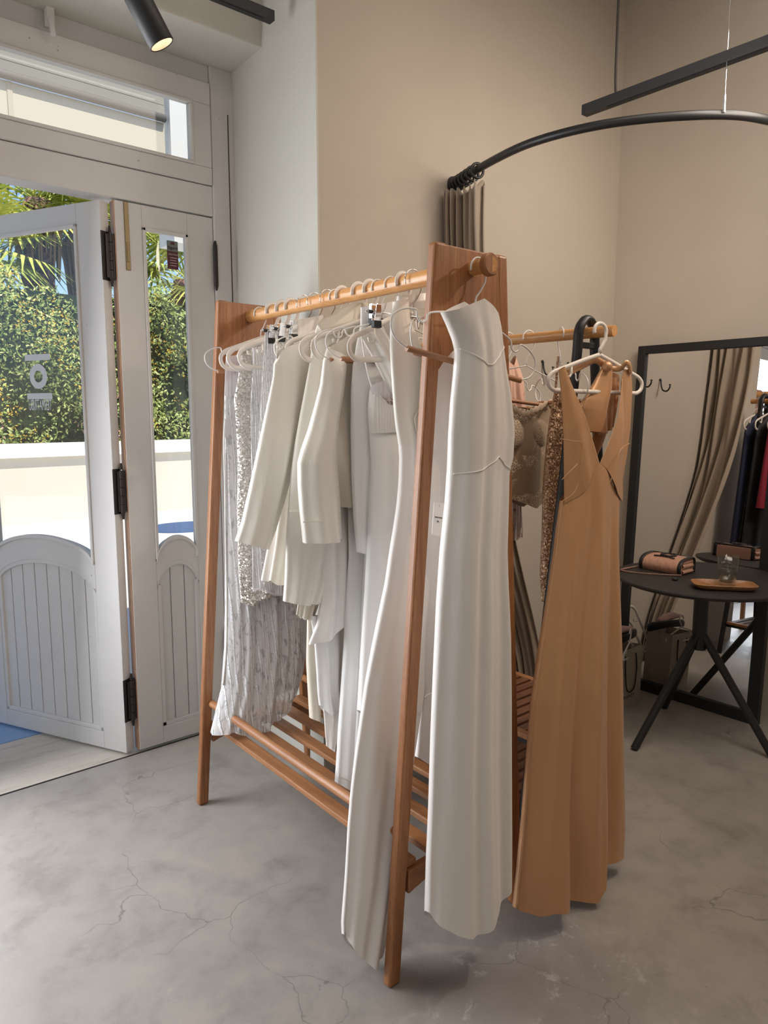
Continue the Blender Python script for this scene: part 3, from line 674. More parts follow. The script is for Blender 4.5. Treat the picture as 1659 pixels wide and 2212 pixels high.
# wall hooks
for i, (x, z) in enumerate(((2.855,1.625),(3.06,1.625))):
    b = MB(); b.tube(bez([(x,2.182,z+.03),(x,2.178,z),(x,2.165,z-.03),(x,2.14,z-.036),(x,2.125,z-.018),(x,2.124,z-.006)],5), .0042, 8); b.lathe([(.001,0),(.007,.002),(.007,.006),(.001,.008)], (x,2.19,z+.03), 12, (0,-1,0)); b.tube([(x,2.124,z-.004),(x,2.124,z+.002)], .0065, 8)
    tag(b.build('wall_hook', M['black'], None, smooth=True), ('small black wall hook behind the hanging gold dress', 'small black wall hook nearer the corner, seen in the mirror')[i], 'hook', 'black hooks on the back wall')
# ================================================================ MIRROR
mr = thing('floor_mirror', (3.33,1.65,0), 'black-framed tall mirror leaning on the right wall', 'mirror')
mb0, mt0 = Vector((3.322,0,.0)), Vector((3.405,0,1.745))
def TM(y, k, t): p = mb0.lerp(mt0, k); return Vector((p.x+t, y, p.z))
ya, yb, fw = 1.28, 2.005, .052; kz = fw/1.745
def mbar(mb, y0, y1, k0, k1, t0, t1): mb.hexa([TM(y0,k0,t0),TM(y0,k0,t1),TM(y1,k0,t1),TM(y1,k0,t0),TM(y0,k1,t0),TM(y0,k1,t1),TM(y1,k1,t1),TM(y1,k1,t0)])
b = MB(); mbar(b, ya, ya+fw, 0, 1, -.012, .024); mbar(b, yb-fw*.8, yb, 0, 1, -.012, .024); mbar(b, ya+fw, yb-fw*.8, 0, kz, -.012, .024); mbar(b, ya+fw, yb-fw*.8, 1-kz*.75, 1, -.012, .024)
b.build('frame', M['blackwood'], mr, bevel=.002)
b = MB(); mbar(b, ya+fw*.8, yb-fw*.6, kz*.7, 1-kz*.6, .004, .010); b.build('mirror_glass', M['mirror'], mr)
# ================================================================ TABLE AND WHAT STANDS ON IT
tc = Vector((2.99,1.415,0)); TZ = .715
tb = thing('side_table', tc, 'round black side table on three splayed legs before the mirror', 'table')
MB().lathe([(.001,TZ-.022),(.335,TZ-.022),(.352,TZ-.014),(.358,TZ-.006),(.356,TZ-.001),(.350,TZ),(.001,TZ)], tc, 64).build('tabletop', M['tabletop'], tb, autosmooth=True)
MB().tube([tc+Vector((0,0,.40)), tc+Vector((0,0,TZ-.022))], [.030,.030], 20).build('column', M['black'], tb, autosmooth=True)
for fx, fy in ((2.675,1.515),(3.19,1.66),(3.035,1.10)):
    f = Vector((fx,fy,0)); d = (f-tc); k = tc+d*.06+Vector((0,0,.46))
    MB().tube([k, f+Vector((0,0,.004))], [.017,.016], 14).build('leg', M['black'], tb, autosmooth=True)
# quilted clutch
M['clutch'] = mat('tan_quilted_leather', (.50,.27,.19), .45); M['trim'] = mat('black_leather_trim', (.015,.013,.013), .4)
bump(M['clutch'], (lambda m: (lambda w1: w1)(mixc(m, 1, (lambda n: (n.inputs.__getitem__('Scale').__setattr__('default_value', 16), L(m, coords(m, (1,1,1), (0,0,.6)), n.inputs['Vector']), n.outputs['Fac'])[2])(N(m,'ShaderNodeTexWave')), (lambda n: (n.inputs.__getitem__('Scale').__setattr__('default_value', 16), L(m, coords(m, (1,1,1), (0,0,2.2)), n.inputs['Vector']), n.outputs['Fac'])[2])(N(m,'ShaderNodeTexWave')), 'MULTIPLY')))(M['clutch']), .35, .004)
ca = P(1384, 1222, 2, TZ+.012); cb = P(1472, 1238, 2, TZ+.012); cu_ = (cb-ca).normalized(); cv = Vector((-cu_.y, cu_.x, 0)); cl = (cb-ca).length
if cv.dot(Vector((1,.5,0))) < 0: cv = -cv
def TC(u, v, z): return ca+cu_*(u*cl)+cv*v+Vector((0,0,z-.012))
ct = thing('clutch_bag', ca, 'tan quilted clutch with black edging lying on the black table', 'handbag')
secs = [(0,0),(-.006,.012),(-.008,.03),(.004,.05),(.03,.062),(.085,.066),(.108,.058),(.112,.03),(.11,0)]
b = MB(); rows = []
for i in range(13):
    u = .04+.92*i/12; k = 1-.06*abs(2*u-1)**4; rows.append([TC(u, v, .002+z*k) for v, z in bez([(a,bb,0) for a,bb in secs],3) and [(q.x,q.y) for q in bez([(a,bb,0) for a,bb in secs],3)]])
b.grid(rows); n = len(rows[0]); b.f += [list(range(n))[::-1], list(range(12*n, 13*n))]; b.build('body', M['clutch'], ct, smooth=False, autosmooth=True)
for u in (.02, .96):
    b = MB(); b.tube([TC(u, v-.001, .002+z*1.02) for v, z in [(q.x,q.y) for q in bez([(a,bb,0) for a,bb in secs],3)]], .0065, 8, flat=(1.5,.5), up=cu_); b.build('edge_binding', M['trim'], ct, smooth=True)
MB().tube([TC(u, .104, .064) for u in (.02,.3,.6,.96)], .005, 8).build('top_binding', M['trim'], ct, smooth=True)
b = MB()
for sgn, cx in ((1,.46),(-1,.56)):
    pts = []
    for k in range(25):
        a = math.radians(50+260*k/24); a = a if sgn > 0 else math.pi-a
        pts.append(TC(cx+.105*math.cos(a), .056+.030*math.sin(a), .0710))
    b.tube(pts, .0042, 6)
b.tube([TC(.26,.020,.066),TC(.42,.026,.068),TC(.6,.026,.068),TC(.76,.020,.066)], .0032, 6)
b.build('emblem', M['trim'], ct, smooth=True)
b = MB(); rows = []
for i in range(9):
    rows.append([TC(.985+.025*math.sin(i*1.6), .015+.08*j/6, .004+.05*i/8) for j in range(7)])
b.grid(rows); b.build('gusset', M['clutch'], ct, smooth=True, solid=.004)
M['chain'] = mat('rose_metal_chain', (.50,.30,.24), .35, .7)
chp = bez([P(1472,1243,2,TZ+.005), P(1430,1241,2,TZ+.005), P(1385,1238,2,TZ+.005), P(1350,1234,2,TZ+.005), P(1341,1231,2,TZ+.005), P(1355,1227,2,TZ+.005), P(1378,1223,2,TZ+.006)], 30)
b = MB(); acc = 0
for i in range(len(chp)-1):
    p, q = chp[i], chp[i+1]; d = (q-p); 
    if d.length < 1e-6: continue
    b.tube([p+d*.0, p+d*.5+Vector((0,0,.0015*(1 if i%2 else -1))), p+d*1.0], [.0017,.0030,.0017], 6)
b.build('chain_strap', M['chain'], ct, smooth=True)
tag(MB().lathe([(.001,0),(.011,0),(.012,.006),(.009,.009),(.001,.010)], P(1458,1253,2,TZ+.001), 20).build('button', M['rubber'], smooth=True), 'tiny round black cap lying on the table before the tray', 'button')
# tray and tumbler
ta = P(1494, 1262, 2, TZ+.012); te = P(1634, 1268, 2, TZ+.012); tm = (ta+te)/2; tu = (te-ta).normalized(); tv = Vector((-tu.y,tu.x,0)); hl = (te-ta).length/2; hw = .062
def TT(u, v, z): return tm+tu*u+tv*v+Vector((0,0,z-.012))
b = MB(); rows = []
def rr(k, su, sv):
    a = 2*math.pi*k/48; c, s = math.cos(a), math.sin(a); e = .42
    return su*math.copysign(abs(c)**e, c), sv*math.copysign(abs(s)**e, s)
for su, sv, z in ((.55,.5,.001),(.80,.72,.002),(.95,.93,.012),(1,1,.022),(.985,.975,.0235),(.93,.88,.016),(.82,.72,.008),(.4,.3,.007),(.01,.01,.007)):
    rows.append([TT(*rr(k, hl*su, hw*sv), z) for k in range(48)])
b.grid(rows, closed=True); b.f.append(list(range(47,-1,-1)))
tag(b.build('serving_tray', M['tray'], autosmooth=True), 'oblong wooden tray on the black table under the glass', 'tray')
gc = P(1570, 1262, 2, TZ+.012); gc.z = TZ+.0085
gt = thing('water_glass', gc, 'ribbed water glass half full standing on the wooden tray', 'glass')
b = MB(); n = 64; rows = []
prof = [(.001,.0),(.030,.0),(.031,.004),(.0355,.06),(.0395,.124),(.0385,.124),(.034,.06),(.0285,.014),(.001,.012)]
for r, z in prof: rows.append([gc+Vector(((r+(.0007*math.cos(16*2*math.pi*k/n) if .01<r<.0395 and z>.01 else 0))*math.cos(2*math.pi*k/n), (r+(.0007*math.cos(16*2*math.pi*k/n) if .01<r<.0395 and z>.01 else 0))*math.sin(2*math.pi*k/n), z)) for k in range(n)])
b.grid(rows, closed=True); b.build('tumbler', M['tumbler'], gt, smooth=True)
MB().lathe([(.001,.0125),(.0278,.0142),(.0332,.055),(.0342,.066),(.001,.066)], gc, 40).build('water', M['water'], gt, smooth=True)
# paper bag by the mirror
M['paper'] = mat('cream_paper', (.42,.35,.28), .75); M['ink'] = mat('dark_print', (.05,.04,.035), .7)
bx0, bx1, by0, by1, bh = 2.98, 3.19, 1.79, 1.93, .285
pb = thing('paper_bag', (3.08,1.86,0), 'cream paper carrier bag with black rope handles by the mirror foot', 'bag')
b = MB(); rows = [[Vector((x,y,z)) for x,y in ((bx0,by0),(bx1,by0),(bx1+.0,(by0+by1)/2),(bx1,by1),(bx0,by1),(bx0,(by0+by1)/2))] for z in (0,.1,.2,bh)]
for r_ in rows:
    k = r_[0].z/bh; r_[2].x -= .02*k; r_[5].x += .02*k
b.grid(rows, closed=True); b.f.append([5,4,3,2,1,0]); b.build('sack', M['paper'], pb, solid=.0015)
for yy, nme in ((by0-.003,'handle'),(by1+.003,'handle')):
    MB().tube(bez([(bx0+.06,yy,bh-.03),(bx0+.055,yy-.004,bh-.10),(bx0+.07,yy-.006,bh-.19),(bx0+.105,yy-.006,bh-.215),(bx0+.14,yy-.006,bh-.19),(bx0+.155,yy-.004,bh-.10),(bx0+.15,yy,bh-.03)],8), .003, 8).build(nme, M['rope'], pb, smooth=True)
text_mesh('lettering', 'POINTS', .020, M['ink'], lambda x, y, z: (3.085+x*1.1, by0-.0015-z, .045+y), pb, spacing=1.3)
# black strap and pink pouch lying across the bag's mouth
b = MB(); b.tube(bez([(2.99,1.84,.315),(3.06,1.82,.33),(3.15,1.82,.335),(3.22,1.85,.325),(3.235,1.90,.305),(3.17,1.93,.30),(3.10,1.90,.305)],8), .020, 10, flat=(1,.45), up=(0,0,1))
tag(b.build('belt', M['blackcloth'], smooth=True), 'rolled black belt lying on top of the paper bag', 'belt')
b = MB(); b.tube(bez([(2.96,1.87,.352),(3.05,1.865,.362),(3.14,1.86,.358),(3.20,1.86,.345)],6), [.012]*6+[.026]*6+[.020]*6+[.004], 12, flat=(.6,1.3), up=(0,0,1))
tag(b.build('pouch', satin('dusty_pink_cloth', (.50,.30,.28), .6), smooth=True), 'dusty pink pouch lying over the black belt on the bag', 'pouch')

# ================================================================ CLOTHES RACK OF OAK
def rx(y): return 1.308+.025*(y-1.225)       # centre line of the rack
RAILZ = 1.745; YN, YF = 1.225, 2.305
rk = thing('clothes_rack', (1.32,1.765,0), 'oak A-frame clothes rack full of white garments', 'clothes rack')
MB().tube([(rx(y),y,RAILZ) for y in (1.15,1.2125,1.2126,1.7,2.345,2.36)], [.0175,.0175,.021,.021,.021,.028], 28).build('hanging_rail', M['rail'], rk, autosmooth=True)
MB().lathe([(.001,0),(.022,0),(.026,.004),(.026,.017),(.023,.021),(.001,.021)], (rx(1.18),1.171,RAILZ), 32, (0,-1,0)).build('end_knob', M['oak'], rk, autosmooth=True)
def end_frame(y):
    c = rx(y)
    for s in (-1, 1):
        xa, xt = c+s*(.241 if s < 0 else .233), c+s*.113
        b = MB(); t = .014; w = .019
        b.hexa([(xa-w,y-t,0),(xa+w,y-t,0),(xa+w,y+t,0),(xa-w,y+t,0),(xt-s*.008-w,y-t,1.79),(xt-s*.008+w,y-t,1.79),(xt-s*.008+w,y+t,1.79),(xt-s*.008-w,y+t,1.79)])
        b.build('leg', M['oak'], rk, bevel=.008, seg=3)
    # top board with arched underside
    b = MB(); us = [-1+2*i/16 for i in range(17)]
    b.strip([c+u*.112 for u in us], [1.50+.07*(1-u*u) for u in us], [1.787]*17, lambda u, t, z: Vector((u, y+t, z)), -.0125, .0125)
    b.build('top_board', M['oak'], rk, bevel=.004)
    b = MB(); b.strip([c+u*.196 for u in us], [.225+.03*(1-u*u) for u in us], [.285]*17, lambda u, t, z: Vector((u, y+t, z)), -.013, .013)
    b.build('cross_rail', M['oakX'], rk, bevel=.004)
end_frame(YN); end_frame(YF)
for u in (-.180,-.092,-.004,.084,.172):
    b = MB(); b.hexa([(rx(YN)+u-.021,YN+.0,.286),(rx(YN)+u+.021,YN+.0,.286),(rx(YF)+u+.021,YF,.286),(rx(YF)+u-.021,YF,.286),(rx(YN)+u-.021,YN+.0,.304),(rx(YN)+u+.021,YN+.0,.304),(rx(YF)+u+.021,YF,.304),(rx(YF)+u-.021,YF,.304)])
    b.build('shelf_slat', M['oakY'], rk, bevel=.003)
for s in (-1, 1):
    MB().tube([(rx(YN)+s*.198,YN,.374),(rx(YF)+s*.198,YF+.02,.374)], .0135, 18).build('guard_bar', M['oakY'], rk, autosmooth=True)

# ================================================================ SECOND RACK
r2x = 1.845; R2Z = 1.64; Y2N, Y2F = 1.27, 2.02
r2 = thing('clothes_rack', (r2x,1.65,0), 'black tube clothes rack with wooden rail and slatted shelves behind the oak rack', 'clothes rack')
MB().tube([(r2x+.03,1.185,R2Z),(r2x,1.65,R2Z),(r2x-.02,2.10,R2Z)], .0165, 24).build('hanging_rail', M['rail'], r2, autosmooth=True)
for y in (Y2N, Y2F):
    cx = r2x+.02-.05*(y-1.25); pts = [(cx-.27,y,.0),(cx-.20,y,.45),(cx-.10,y,1.15),(cx-.048,y,1.55),(cx-.040,y,1.64),(cx-.02,y,1.672),(cx,y,1.68),(cx+.02,y,1.672),(cx+.040,y,1.64),(cx+.048,y,1.55),(cx+.10,y,1.15),(cx+.20,y,.45),(cx+.27,y,0)]
    MB().tube(bez(pts,6), .0125, 12, flat=(1.25,.9), up=(0,1,0)).build('loop_frame', M['black'], r2, smooth=True)
    MB().box((cx-.045,y-.008,1.595),(cx+.045,y+.008,1.612)).build('rail_bracket', M['black'], r2, bevel=.002)
def slat_shelf(z, x0, x1, y0, y1, lab):
    fr_ = MB()
    fr_.box((x0,y0,z-.028),(x0+.016,y1,z-.012)); fr_.box((x1-.016,y0,z-.028),(x1,y1,z-.012)); fr_.box((x0,y0,z-.028),(x1,y0+.016,z-.012)); fr_.box((x0,y1-.016,z-.028),(x1,y1,z-.012))
    f = fr_.build('shelf_frame', M['black'], r2)
    b = MB(); b.box((x0-.004,y0,z-.012),(x0+.022,y1,z+.004)); b.build('shelf_edge', M['oakY'], f, bevel=.002); MB().box((x1-.022,y0,z-.012),(x1+.004,y1,z+.004)).build('shelf_edge', M['oakY'], f, bevel=.002)
    n = int((y1-y0)/.043)
    for i in range(n):
        ya_ = y0+i*(y1-y0)/n
        MB().box((x0+.022,ya_+.004,z-.010),(x1-.022,ya_+.036,z+.004)).build('shelf_slat', M['slatdark'], f, bevel=.002)
slat_shelf(.45, 1.655, 2.05, 1.26, 2.0, 'upper'); slat_shelf(.205, 1.62, 2.08, 1.28, 2.0, 'lower')
MB().tube([(1.60,1.27,.205),(1.72,2.0,.45)], .006, 8).build('brace', M['black'], r2)

# ================================================================ HANGERS
def hook_pts(r=.0255):
    a = [math.radians(200-k*10) for k in range(0, 23)]
    pts = [(r*math.cos(t), 0, r*math.sin(t)) for t in a]
    return pts + [(r*.95,0,-.020),(r*.5,0,-.042),(.002,0,-.056),(0,0,-.075)]
def plastic_hanger():
    r = bpy.data.objects.new('coat_hanger', None); C.objects.link(r)
    MB().tube(hook_pts(), .0052, 8, flat=(.7,1.25), up=(0,1,0)).build('hook', M['plastic'], r, smooth=True)
    b = MB(); half = [(0,0,-.075),(.06,0,-.095),(.15,0,-.128),(.182,0,-.140),(.200,0,-.158),(.198,0,-.180),(.180,0,-.194),(.15,0,-.196),(0,0,-.196)]
    for s in (-1, 1): b.tube(bez([(s*x,0,z) for x,_,z in half],6), .0056, 8, flat=(.7,1.3), up=(0,1,0))
    for s in (-1, 1): b.tube([(s*.115,0,-.117),(s*.113,0,-.14),(s*.120,0,-.152),(s*.132,0,-.150),(s*.134,0,-.14)], .0034, 8)
    b.build('arms', M['plastic'], r, smooth=True); return r
def wire_hanger():
    r = bpy.data.objects.new('coat_hanger', None); C.objects.link(r)
    b = MB(); b.tube(hook_pts(.024)+[(0,0,-.085)], .0020, 8)
    half = [(0,0,-.085),(.05,0,-.10),(.118,0,-.118),(.128,0,-.135),(.140,0,-.142),(.152,0,-.135),(.158,0,-.122),(.188,0,-.128),(.212,0,-.145),(.214,0,-.168),(.198,0,-.188),(.165,0,-.200)]
    for s in (-1, 1): b.tube(bez([(s*x,0,z) for x,_,z in half],6), .0020, 8)
    b.build('wire_frame', M['wire'], r, smooth=True)
    MB().tube([(-.17,0,-.200),(.17,0,-.200)], .0062, 14).build('trouser_bar', M['dowel'], r, autosmooth=True)
    return r
def clip_hanger():
    r = bpy.data.objects.new('clip_hanger', None); C.objects.link(r)
    MB().tube(hook_pts(.029)+[(0,0,-.09)], .0017, 8).build('hook', M['chrome'], r, smooth=True)
    MB().tube([(-.16,0,-.09),(.16,0,-.09)], .0022, 8).build('crossbar', M['chrome'], r, smooth=True)
    for s in (-1, 1):
        b = MB(); x = s*.125
        for sy in (-1, 1):
            b.hexa([(x-.011,sy*.004-.0012,-.118),(x+.011,sy*.004-.0012,-.118),(x+.011,sy*.004+.0012,-.118),(x-.011,sy*.004+.0012,-.118),(x-.008,sy*.010-.0012,-.072),(x+.008,sy*.010-.0012,-.072),(x+.008,sy*.010+.0012,-.072),(x-.008,sy*.010+.0012,-.072)])
        b.tube([(x-.014,0,-.09),(x+.014,0,-.09)], .0055, 10)
        c = b.build('clip', M['chrome'], r, bevel=.001)
        MB().box((x-.012,-.007,-.128),(x+.012,.007,-.110)).build('rubber_pad', M['rubber'], c, bevel=.002)
        MB().tube([(x-.026,0,-.09),(x-.014,0,-.09)], .005, 8).build('stopper', M['rubber'], c)
    return r
protos = {}
def copy_tree(o, parent=None):
    c = o.copy(); C.objects.link(c); c.parent = parent
    for ch in list(o.children): copy_tree(ch, c)
    return c
def hang(kind, loc, label, rot=0, tilt=0, group='hangers on the oak rack rail'):
    if kind not in protos:
        o = {'p': plastic_hanger, 'w': wire_hanger, 'c': clip_hanger}[kind](); protos[kind] = o
    else: o = copy_tree(protos[kind])
    o.location = loc; o.rotation_euler = (0, tilt, rot); return tag(o, label, 'hanger', group)
def onrail(y): return (rx(y), y, RAILZ)
HG = [('w',2.225,'white wire hanger with wooden bar, farthest on the oak rail', .02, 0),
 ('p',2.14,'cream plastic hanger holding the silver sequined dress', .03, 0),
 ('p',2.075,'cream plastic hanger holding the sheer lace camisole dress', -.03, 0),
 ('p',2.02,'cream plastic hanger third from the far end, beside the chrome clips', .05, 0),
 ('c',1.945,'chrome clip hanger, farthest of the three side by side', 0, 0),
 ('c',1.885,'chrome clip hanger, middle of the three side by side', 0, 0),
 ('c',1.815,'chrome clip hanger, nearest of the three side by side', 0, 0),
 ('w',1.775,'wire hanger just nearer than the three chrome hooks', 0, 0),
 ('p',1.738,'cream plastic hanger holding the cream jacket with flared sleeve', .03, 0),
 ('p',1.658,'cream plastic hanger inside the ivory blazer', 0, 0),
 ('p',1.605,'cream plastic hanger inside the ivory jacket with turned cuff', .02, 0),
 ('w',1.572,'wire hanger with wooden bar behind the pleated gown', .02, 0),
 ('w',1.515,'wire hanger with wooden bar holding the pleated gown', -.02, 0),
 ('p',1.465,'cream plastic hanger with a rolled satin sash over its bar', .06, -.06),
 ('c',1.425,'chrome hook hanger by the near end of the rail', 0, 0),
 ('w',1.36,'wire hanger nearest the end board on the rail', .6, 0)]
for k, y, lab, rot, tilt in HG: hang(k, onrail(y), lab, rot, tilt)

# ================================================================ GARMENTS ON THE OAK RACK
def garment(name, y, label, cat, group='white garments on the oak rack'):
    return thing(name, (rx(y), y, .9), label, cat, group)
# 1 lace gown, farthest
g = garment('lace_gown', 2.22, 'long beaded white lace gown nearest the doors, hem resting on the slats', 'dress')
cloth('skirt', M['lace'], 2.20, 2.16, [(485,855),(484,930),(487,1100),(488,1250),(487,1400),(481,1490),(462,1560)], [(560,855),(600,930),(640,1100),(664,1250),(664,1380),(650,1450),(625,1500)], bottom=[(458,1588),(490,1572),(530,1582),(560,1560),(600,1530),(636,1492)], th=(.015,.05,.07), folds=((3.5,.008,0),(7,.006,1),(13,.004,2)), parent=g, nu=60)
cloth('tulle_yoke', M['tulle'], 2.205, 2.20, [(488,770),(486,810),(485,862)], [(552,762),(556,800),(560,862)], th=(.01,.015,.015), folds=((6,.006,0),(11,.004,1)), parent=g, nv=20)
b = MB(); b.tube(bez([P(486,905,1,2.19),P(484,960,1,2.19),P(486,1050,1,2.185),P(487,1150,1,2.18),P(490,1300,1,2.17),P(489,1400,1,2.165),P(482,1480,1,2.16)],8), .003, 6); b.build('bead_edging', M['wire'], g, smooth=True)
# 2 sequin dress
g = garment('sequin_dress', 2.13, 'silver sequined sleeveless dress second from the far end', 'dress')
cloth('body', M['sequin'], 2.13, 2.11, [(519,745),(518,790),(512,830),(505,862),(509,900),(514,1000),(513,1100),(515,1200),(519,1290)], [(585,728),(600,790),(620,840),(635,900),(640,1000),(650,1100),(658,1200),(664,1265)], bottom=[(522,1302),(542,1308),(556,1288),(585,1285),(620,1280),(664,1264)], th=(.012,.03,.035), folds=((2,.012,0),(4.5,.006,2)), parent=g)
b = MB(); b.tube(bez([P(512,770,1,2.12),P(545,748,1,2.12),P(585,735,1,2.12)],10), [.007 if i%2 else .0045 for i in range(21)], 6); b.build('beaded_neckline', M['sequin'], g)
# 3 sheer lace slip
g = garment('lace_camisole', 2.065, 'sheer white lace slip with scalloped hem in front of the sequined dress', 'dress')
cloth('body', M['lace2'], 2.07, 2.05, [(545,752),(546,800),(541,870),(543,1000),(545,1100),(546,1190),(547,1270)], [(600,738),(625,800),(640,880),(648,1000),(655,1100),(660,1190),(666,1268)], bottom=[(547,1277),(568,1270),(580,1277),(600,1283),(630,1280),(666,1280)], th=(.01,.02,.025), folds=((3,.008,1),(6,.005,0)), parent=g)
b = MB(); b.tube(bez([P(547,1277,1,2.035),P(568,1271,1,2.035),P(582,1279,1,2.035),P(602,1285,1,2.035),P(666,1282,1,2.035)],8), .004, 6); b.build('hem_binding', M['tulle'], g, smooth=True)
# 4 clipped beaded top and sheer skirt between
g = garment('beaded_skirt', 1.945, 'pale beaded skirt clipped under the farthest chrome clip', 'skirt')
cloth('body', M['lace2'], 1.945, 1.94, [(572,712),(570,760),(565,830),(562,900),(556,1000)], [(640,700),(645,760),(650,830),(655,900),(660,1000)], th=(.003,.015,.02), parent=g, nv=30)
g = garment('beaded_skirt', 1.885, 'champagne beaded skirt clipped under the middle chrome clip', 'skirt')
cloth('body', M['sequin'], 1.885, 1.88, [(596,706),(597,760),(600,850),(605,1000)], [(660,694),(670,760),(675,850),(680,1000)], th=(.003,.014,.02), parent=g, nv=30)
g = garment('satin_skirt', 1.815, 'white satin skirt clipped under the nearest chrome clip', 'skirt')
cloth('body', M['whitesatin'], 1.815, 1.81, [(633,692),(625,740),(615,850),(605,1000),(588,1140),(566,1255)], [(700,680),(705,740),(705,850),(700,1000),(690,1140),(680,1252)], th=(.003,.02,.03), folds=((3,.01,0),(6,.005,1)), parent=g)
# 5 cream jacket with sleeve
g = garment('jacket', 1.74, 'cream satin jacket with wide flared sleeve left of the ivory blazer', 'jacket')
cloth('body', M['cream'], 1.76, 1.755, [(606,752),(625,800),(640,900),(632,1020),(606,1100),(596,1180),(586,1246)], [(705,722),(715,800),(718,900),(718,1020),(716,1100),(714,1180),(712,1250)], bottom=[(584,1254),(592,1262),(610,1260),(640,1260),(712,1258)], th=(.012,.025,.03), folds=((3,.008,.5),(6,.005,0)), parent=g)
cloth('sleeve', M['ivory'], 1.725, 1.715, [(603,752),(594,775),(589,820),(575,890),(557,980),(541,1060),(527,1125),(515,1165)], [(668,748),(668,800),(664,850),(652,930),(632,1020),(612,1090),(595,1145),(582,1182)], top=[(598,776),(603,761),(614,750),(638,742),(668,736)], bottom=[(513,1170),(535,1177),(560,1183),(580,1187)], th=(.012,.032,.036), folds=((1.2,.012,.3),(2.6,.005,1)), parent=g)
# 6 ivory blazer (nearer), collar and body, pocket flap
g = garment('blazer', 1.66, 'ivory blazer with tall collar hanging left of the turned-cuff jacket', 'blazer')
cloth('body', M['ivory'], 1.66, 1.65, [(684,705),(676,735),(668,790),(659,840),(649,895),(639,955),(631,1020),(626,1085),(621,1160),(619,1250),(616,1298)], [(770,670),(785,735),(790,840),(785,955),(770,1085),(740,1200),(692,1296)], bottom=[(616,1300),(640,1303),(655,1301),(672,1303),(692,1298)], th=(.012,.035,.032), folds=((1.6,.010,.4),(3.4,.006,1.8)), parent=g)
cloth('collar', M['cream'], 1.645, 1.64, [(684,702),(690,712),(700,722)], [(795,656),(800,690),(795,720)], top=[(684,703),(700,688),(720,680),(735,668),(760,655),(795,655)], th=(.014,.016,.012), folds=((1,.002,0),), parent=g, nv=20, topw=1)
MB().hexa([P(625,1101,1,1.615),P(651,1101,1,1.615),P(651,1101,1,1.62),P(625,1101,1,1.62),P(625,1106,1,1.615),P(651,1106,1,1.615),P(651,1106,1,1.62),P(625,1106,1,1.62)]).build('pocket_welt', M['ivory'], g)
cloth('lining', M['cream'], 1.67, 1.665, [(655,1250),(645,1300),(642,1328)], [(705,1250),(690,1300),(676,1338)], bottom=[(642,1328),(655,1338),(676,1338)], th=(.008,.01,.01), parent=g, nv=16)
# 7 turned cuff jacket
g = garment('jacket', 1.605, 'ivory jacket with square turned cuff in the middle of the rack', 'jacket')
cloth('body', M['cream'], 1.605, 1.60, [(708,750),(706,830),(712,940),(722,1020),(732,1095)], [(800,690),(815,830),(815,940),(812,1020),(800,1095)], th=(.015,.03,.03), folds=((2,.010,.9),(4,.006,0)), parent=g)
cloth('sleeve', M['ivory'], 1.578, 1.57, [(706,752),(699,780),(694,830),(682,880),(669,930),(655,970),(647,1000),(648,1050),(653,1110),(660,1166)], [(750,772),(748,800),(742,850),(733,900),(726,960),(728,1010),(733,1070),(736,1120),(737,1162)], bottom=[(660,1174),(690,1170),(715,1167),(738,1162)], th=(.014,.034,.036), folds=((1.1,.010,1.2),(2.4,.005,0)), parent=g)
MB().tube([P(654,1128,1,1.535),P(690,1126,1,1.532),P(733,1120,1,1.535)], .0016, 6).build('cuff_seam', M['cream'], g)
# 8 asymmetric blouse with draped tails
g = garment('blouse', 1.63, 'white draped blouse with uneven hem and trailing satin tails', 'blouse')
cloth('body', M['whitecrepe'], 1.635, 1.63, [(692,1000),(694,1150),(694,1300),(686,1350),(669,1390)], [(742,1000),(750,1150),(752,1260),(752,1300),(750,1330)], bottom=[(668,1393),(690,1384),(705,1378),(725,1362),(750,1328)], th=(.012,.02,.022), folds=((2,.007,.4),), parent=g)
cloth('under_hem', M['coolcrepe'], 1.655, 1.65, [(670,1330),(680,1390),(686,1460),(690,1522)], [(745,1330),(742,1390),(737,1460),(738,1500)], bottom=[(692,1524),(704,1540),(722,1536),(738,1495)], th=(.01,.02,.02), folds=((2.5,.008,0),), parent=g)
cloth('satin_tail', M['whitesatin'], 1.65, 1.645, [(695,1500),(700,1545),(704,1590),(707,1610)], [(734,1480),(733,1520),(736,1550),(722,1618)], bottom=[(706,1612),(714,1618),(722,1624)], th=(.008,.012,.008), folds=((2,.006,0),), parent=g, nv=30)
g = garment('trousers', 1.78, 'straight off-white trousers glimpsed between the lace gown and the draped blouse', 'trousers')
cloth('leg', M['cream'], 1.78, 1.775, [(664,1330),(663,1430),(668,1500),(672,1552)], [(700,1330),(696,1430),(692,1500),(690,1556)], th=(.012,.02,.02), folds=((1,.004,0),), parent=g, nv=30)
# 9 long trousers
g = garment('trousers', 1.585, 'long white trousers ending just above the round bar', 'trousers')
for dx, y in ((0,1.60),(34,1.565)):
    cloth('leg', M['coolcrepe'], y, y-.02, [(752+dx,1090),(755+dx,1200),(750+dx,1300),(746+dx,1400),(740+dx,1500),(734+dx,1600),(730+dx,1690)], [(800+dx,1080),(800+dx,1200),(800+dx,1300),(798+dx,1400),(790+dx,1500),(784+dx,1600),(776+dx,1702)], bottom=[(729+dx,1692),(745+dx,1700),(776+dx,1706)], th=(.012,.026,.028), folds=((1.3,.009,.6),(3,.004,0)), parent=g)
b = MB(); b.tube([P(731,1677,1,1.553),P(752,1686,1,1.550),P(775,1691,1,1.553)], .0014, 6); b.build('hem_stitching', M['cream'], g)
